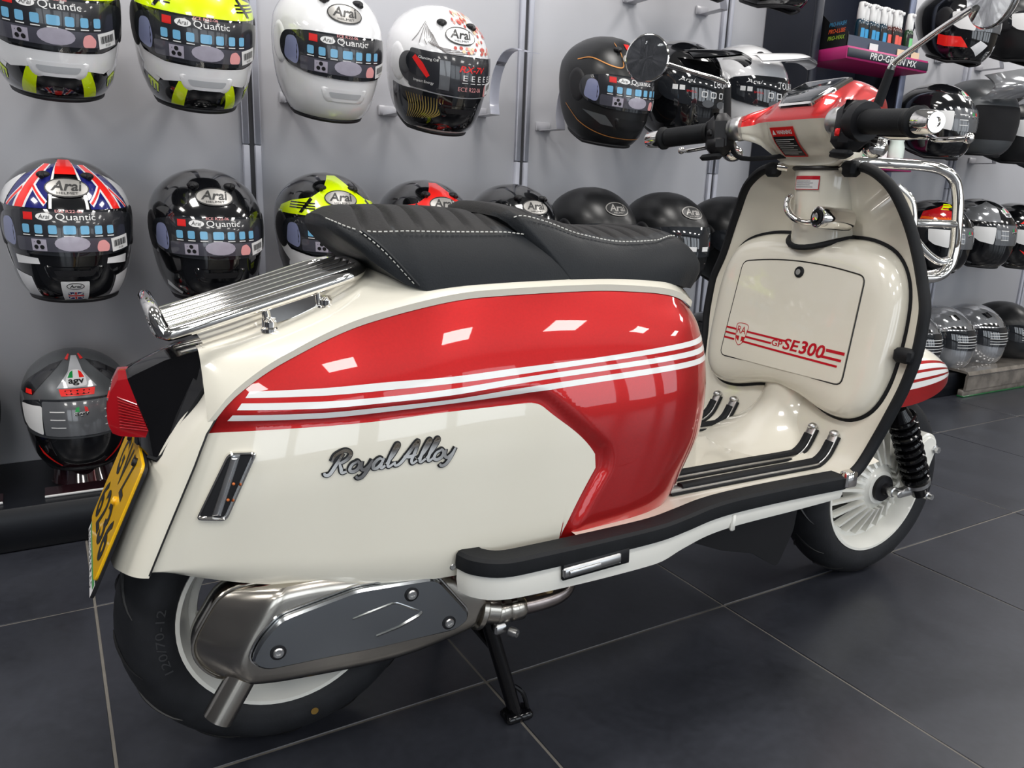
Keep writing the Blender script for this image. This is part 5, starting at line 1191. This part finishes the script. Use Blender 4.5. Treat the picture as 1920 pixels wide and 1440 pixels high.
helmet('matt black helmet half hidden by the leg shield, stickered visor', 2.12, ZB_-.02, 'matt', 'stick', None, vents=False)
helmet('dark helmet cut by the top edge, left of two above the mirror', 1.855, ZC_+.02, 'matt', 'tour', None)
helmet('dark helmet cut by the top edge beside the tower', 2.2, ZC_+.03, 'black', 'tour', None)
# plinth helmets
agr = helmet('black and grey helmet with red accents on the black plinth', .035, ZP+.055, 'grey', 'agv', 'v', [('black', mir([[(-.20, .206), (-.12, .206), (-.075, .255), (-.05, .285), (-.10, .275), (-.16, .24)]])+[[(-.2, .1), (.2, .1), (.2, .02), (0, .001), (-.2, .02)]]), ('lgrey', [[(-.048, .226), (.048, .226), (.020, .262), (.014, .292), (-.014, .292), (-.020, .262)]])], [('red', [[(-.036, .208), (.036, .208), (.042, .224), (-.042, .224)]]+mir([[(-.15, .208), (-.12, .208), (-.125, .219), (-.152, .219)], [(-.042, .286), (-.026, .284), (-.026, .294), (-.04, .295)], [(-.125, .075), (-.105, .055), (-.06, .020), (-.066, .018), (-.115, .052)]])), ('black', [[(-.024, .211), (.024, .211), (.028, .221), (-.028, .221)]])], y=2.2, tilt=0, chin=None, vents=False, brk=False, group='helmets standing on the plinth', scale=.93)
helmet('dark helmet mostly beyond the left edge on the plinth', -.25, ZP+.055, 'black', 'agv', None, [('dred', mir([[(-.2, .206), (-.12, .206), (-.08, .25), (-.16, .25)]])), ('blue', mir([[(-.18, .09), (-.1, .08), (-.09, .03), (-.16, .04)]]))], y=2.2, tilt=0, brk=False, chin=None, vents=False, group='helmets standing on the plinth', scale=.93)
mo = helmet('gloss black open visor helmet glimpsed between seat and glove box', 2.24, ZP+.055, 'black', 'bell', None, y=2.2, tilt=0, brk=False, chin=None, vents=False, group='helmets standing on the plinth', scale=.93)
mb = MB(); mb.cm = 0; decal(mb, roundpoly(rect(-.055, .212, .055, .246), .006), hc(.0014), .014); mb.cm = 1; text(mb, 'MOMO', hc(.002), -.048, .218, .096, .022, bold=.03); mb.build('name_panel', [H['silver'], M_black], mo)
# right-hand bays
helmet('red, black and white helmet under the right mirror, highest row', 3.30, ZC_-.02, 'black', 'agv', None, [('red', mir([[(-.2, .06), (-.1, .05), (-.13, .09), (-.2, .1)]])), ('white', mir([[(-.09, .05), (-.05, .02), (-.02, .06), (-.06, .075)]]))], chin=None, tilt=.05)
helmet('black helmet with clear visor at the top right corner', 3.72, ZC_+.03, 'matt', 'agv', None, chin=None, tilt=.05)
helmet('black helmet with white sticker cut by the right edge, highest row', 4.06, ZC_+.03, 'black', 'agv', None, chin=None)
helmet('gloss black helmet behind the right handlebar grip', 3.25, ZA+.025, 'black', 'agv', 'v', chin=None, vents=False)
helmet('grey flip-up helmet with its chin bar raised', 3.545, ZA+.055, 'grey', 'open', None, chin=None, vents=False, flip='silver', scale=1.05)
helmet('matt black helmet right of the brake lever tip', 3.835, ZA+.035, 'matt', 'agv', 'v', chin=None, vents=False)
helmet('grey and yellow helmet at the right edge, upper row', 4.14, ZA+.01, 'grey', 'agv', None, [('yellow', mir([[(-.2, .19), (-.15, .206), (-.15, .214), (-.2, .2)]]))], chin=None, vents=False)
helmet('red and yellow helmet seen through the chrome carrier', 3.37, ZB_+.005, 'black', 'agv', None, [('dred', [[(-.2, .206), (-.03, .206), (-.03, .28), (-.1, .28), (-.2, .25)]]), ('yellow', [[(-.12, .262), (-.03, .262), (-.03, .285), (-.09, .285)]]), ('orange', [[(-.2, .215), (-.04, .215), (-.04, .235), (-.2, .23)]])], chin=None)
helmet('silver and black helmet right of the chrome carrier', 3.71, ZB_+.02, 'black', 'agv', 'v', [('silver', [[(-.24, .206), (-.06, .206), (-.05, .27), (-.1, .29), (-.2, .26)]])], chin=None, vents=False)
helmet('black helmet with red wing marks near the right edge', 4.04, ZB_+.01, 'black', 'agv', None, [('red', mir([[(-.14, .208), (-.06, .214), (-.12, .225)], [(-.13, .09), (-.1, .06), (-.05, .02), (-.09, .07)]])), ('silver', mir([[(-.03, .23), (-.05, .27), (-.08, .25)]]))], chin=None)
helmet('black and red helmet cut by the right edge, middle row', 4.36, ZB_+.01, 'matt', 'agv', None, [('red', mir([[(-.14, .215), (-.06, .225), (-.12, .235)]]))], chin=None)
for lab, x, base in (('silver helmet mostly behind the leg shield on the plinth', 3.50, 'silver'), ('silver helmet with black brow vent, left of the two in full view', 3.78, 'silver'), ('silver helmet with black brow vent, nearer the right edge', 4.06, 'silver'), ('matt black helmet on the plinth at the right edge', 4.36, 'matt')):
    helmet(lab, x, ZP, base, 'bell', None, [('black', mir([[(-.10, .262), (-.05, .270), (-.035, .250), (-.07, .243)], [(-.12, .206), (-.02, .206), (-.03, .222), (-.10, .216)]]))] if base == 'silver' else [], y=2.19, tilt=0, brk=False, chin=None, vents=False, group='helmets standing on the plinth')
eb = bracket(1.262, ZA+.012, 'empty clear curved bracket between two helmets on the top row')
# ================================================================== SMALL GOODS
def bottle(x, y, z, kind, label, group):
    r = empty('spray_bottle' if kind in ('blue', 'red', 'green') else 'cleaner_bottle', (x, y, z)); tag(r, label, 'bottle', group)
    if kind in ('blue', 'red', 'green'):
        cc = {'blue': (40, 110, 150), 'red': (170, 70, 60), 'green': (90, 150, 100)}[kind]
        mb = MB(); mb.lathe([(.0135, 0), (.0145, .003), (.0145, .078), (.012, .086), (.009, .09)], (0, 0, 0), (0, 0, 1), 16); b = mb.build('bottle_body', mat('bottle_'+kind, srgb(*[c*.45 for c in cc]), .25, 0, .6), r)
        mb = MB(); mb.grid(lambda u, v: (.0149*math.sin((u-.5)*2.2), -.0149*math.cos((u-.5)*2.2), lerp(.008, .074, v)), 10, 2); lb = mb.build('bottle_label', M_black, b)
        mb = MB(); mb.grid(lambda u, v: (.0152*math.sin((u-.5)*1.2), -.0152*math.cos((u-.5)*1.2), lerp(.012, .062, v)), 8, 2); mb.build('label_print', mat('label_'+kind, srgb(*[min(255, c*1.35) for c in cc]), .4), lb)
        mb = MB(); mb.lathe([(.011, 0), (.012, .004), (.012, .02), (.010, .046), (.0085, .048)], (0, 0, .088), (0, 0, 1), 16); mb.build('spray_cap', M_wht, r)
        mb = MB(); mb.box((0, -.010, .128), (.010, .014, .010), bev=.002); mb.build('nozzle', M_wht, r)
    else:
        c = {'white': (214, 226, 218), 'mint': (120, 190, 150), 'pale': (232, 236, 234)}[kind]
        mb = MB(); mb.lathe([(.028, 0), (.032, .004), (.032, .05), (.026, .07), (.031, .088), (.027, .105), (.014, .118), (.013, .122)], (0, 0, 0), (0, 0, 1), 22); mb.build('bottle_body', mat('bottle_plastic_'+kind, srgb(*c), .35, 0, .3), r)
        mb = MB(); mb.lathe([(.0165, 0), (.0165, .024), (.0145, .026)], (0, 0, .119), (0, 0, 1), 18); mb.build('screw_cap', M_wht, r)
    if kind in ('blue', 'red', 'green'): r.scale = (1.25,)*3
    return r
ZS = 1.4435
for i, (x, k) in enumerate(((2.715, 'blue'), (2.748, 'blue'), (2.782, 'blue'), (2.815, 'blue'), (2.85, 'blue'), (2.89, 'red'), (2.926, 'red'), (2.955, 'red'), (3.015, 'green'))):
    n = ['first', 'second', 'third', 'fourth', 'fifth', 'first', 'second', 'third', ''][i]
    bottle(x, 2.075 if i % 2 else 2.068, ZS, k, (n+' ' if n else 'single ')+{'blue': 'blue', 'red': 'red', 'green': 'green'}[k]+' labelled spray bottle from the left on the upper shelf', 'spray bottles on the upper tower shelf')
for i, (x, k) in enumerate(((2.745, 'mint'), (2.815, 'mint'), (2.885, 'mint'), (2.955, 'pale'))): bottle(x, 2.08, 1.0605, k, ['leftmost mint green bottle on the lower shelf', 'middle mint green bottle on the lower shelf', 'mint green bottle next to the white one on the lower shelf', 'white bottle at the right of the lower shelf'][i], 'bottles on the lower tower shelf')
bottle(3.035, 2.06, 1.0605, 'white', 'tall pale ribbed bottle standing above the right grip', 'bottles on the lower tower shelf')
# display box with printed lines
BX = empty('display_box', (2.655, 2.10, ZS)); tag(BX, 'black cardboard display box with colour line lettering on upper shelf', 'box')
mb = MB(); mb.prism([(-.10, 0), (.08, 0), (.08, .05), (.0, .075), (-.10, .15)], lambda a, b, h: (h, -a*.85, b), -.045, -.042); mb.build('box_side', M_black, BX)
mb = MB(); mb.box((.17, -.066, .02), (.43, .003, .04)); mb.build('box_front', mat('box_grey', srgb(70, 78, 96), .5), BX)
for i, c in enumerate(((60, 130, 170), (220, 90, 50), (150, 180, 60))):
    mb = MB(); text(mb, ['PRO-WASH', 'PRO-LUBE', 'PRO-WAX'][i], lambda a, b: (-.0465, -a, b), -.02, .075-.024*i, .075, .015, shear=.2, bold=.02); mb.build('box_lettering', mat('box_ink_%d' % i, srgb(*c), .5), BX)
for i, (x, m) in enumerate(((2.76, M_wht), (2.93, mat('price_cream', srgb(226, 200, 170), .5)), (3.02, mat('price_cream', srgb(226, 200, 170), .5)))):
    mb = MB(); mb.box((0, 0, .012), (.05, .0015, .024)); o = mb.build('price_ticket', m); o.location = (x, 2.0285, ZS); tag(o, ['white', 'left cream', 'right cream'][i]+' barcode price ticket on upper shelf edge', 'ticket', 'price tickets')
for x, z, w, h, lab in ((2.66, 1.19, .07, .12, 'small white carton on a tower shelf behind the headset'), (2.72, 1.19, .05, .14, 'taller pale grey carton on a tower shelf behind the headset')):
    r = empty('carton', (x, 2.2, z)); tag(r, lab, 'carton')
    mb = MB(); mb.box((0, 0, h/2), (w, .05, h), bev=.002); b = mb.build('carton_body', M_wht, r); mb = MB(); mb.box((0, 0, h+.001), (w*.9, .046, .002)); mb.build('carton_flap', mat('carton_grey', srgb(180, 184, 188), .6), b)
tp('shelf', M_navy, (2.83, 2.25, 1.18), (.52, .2, .02))
# acrylic riser in front of the plinth, right
RZ = empty('acrylic_riser', (3.72, 1.985, 0)); tag(RZ, 'clear acrylic display riser reflecting helmets on the floor at right', 'riser')
M_acr2 = mat('clear_acrylic_block', (.30, .27, .24), .08, .15, 1., trans=.3, var=.35, vscale=14); M_gre = mat('green_acrylic_edge', srgb(30, 110, 60), .15, 0, 1., trans=.3)
mb = MB()
mb.sweep([(0, .0, .035), (0, .0, .10), (0, .012, .116), (0, .19, .120)], [(0, 0), (1.6, 0), (1.6, .012), (0, .012)], upv=(0, -1, .6), sm=4); mb.build('riser_top', M_acr2, RZ)
mb = MB(); mb.box((.8, .012, .018), (1.6, .03, .034), bev=.003); mb.build('riser_foot', M_acr2, RZ); mb = MB(); mb.box((.8, .010, .004), (1.602, .034, .007), bev=.001); mb.build('green_edge', M_gre, RZ)

# stands that lift the left plinth helmets
for x, lab in ((.035, 'low clear helmet stand with white edge on the plinth'), (-.25, 'low clear helmet stand beyond the left edge'), (2.24, 'low clear helmet stand hidden beyond the scooter seat')):
    r = empty('helmet_stand', (x, 2.2, .1105)); tag(r, lab, 'stand', 'helmet stands on the plinth')
    mb = MB(); mb.lathe([(.075, 0), (.072, .004), (.062, .05), (.058, .056)], (0, 0, .0), (0, 0, 1), 28); mb.build('stand_collar', mat('smoked_stand_acrylic', (.03, .012, .016), .1, 0, 1.), r)
    mb = MB(); mb.box((.01, -.10, .003), (.20, .06, .005), bev=.001); b = mb.build('stand_plate', mat('smoked_stand_acrylic', (.03, .012, .016), .1), r)
    mb = MB(); mb.box((.01, -.131, .003), (.20, .003, .006), bev=.001); mb.build('white_edge', M_wht, b)
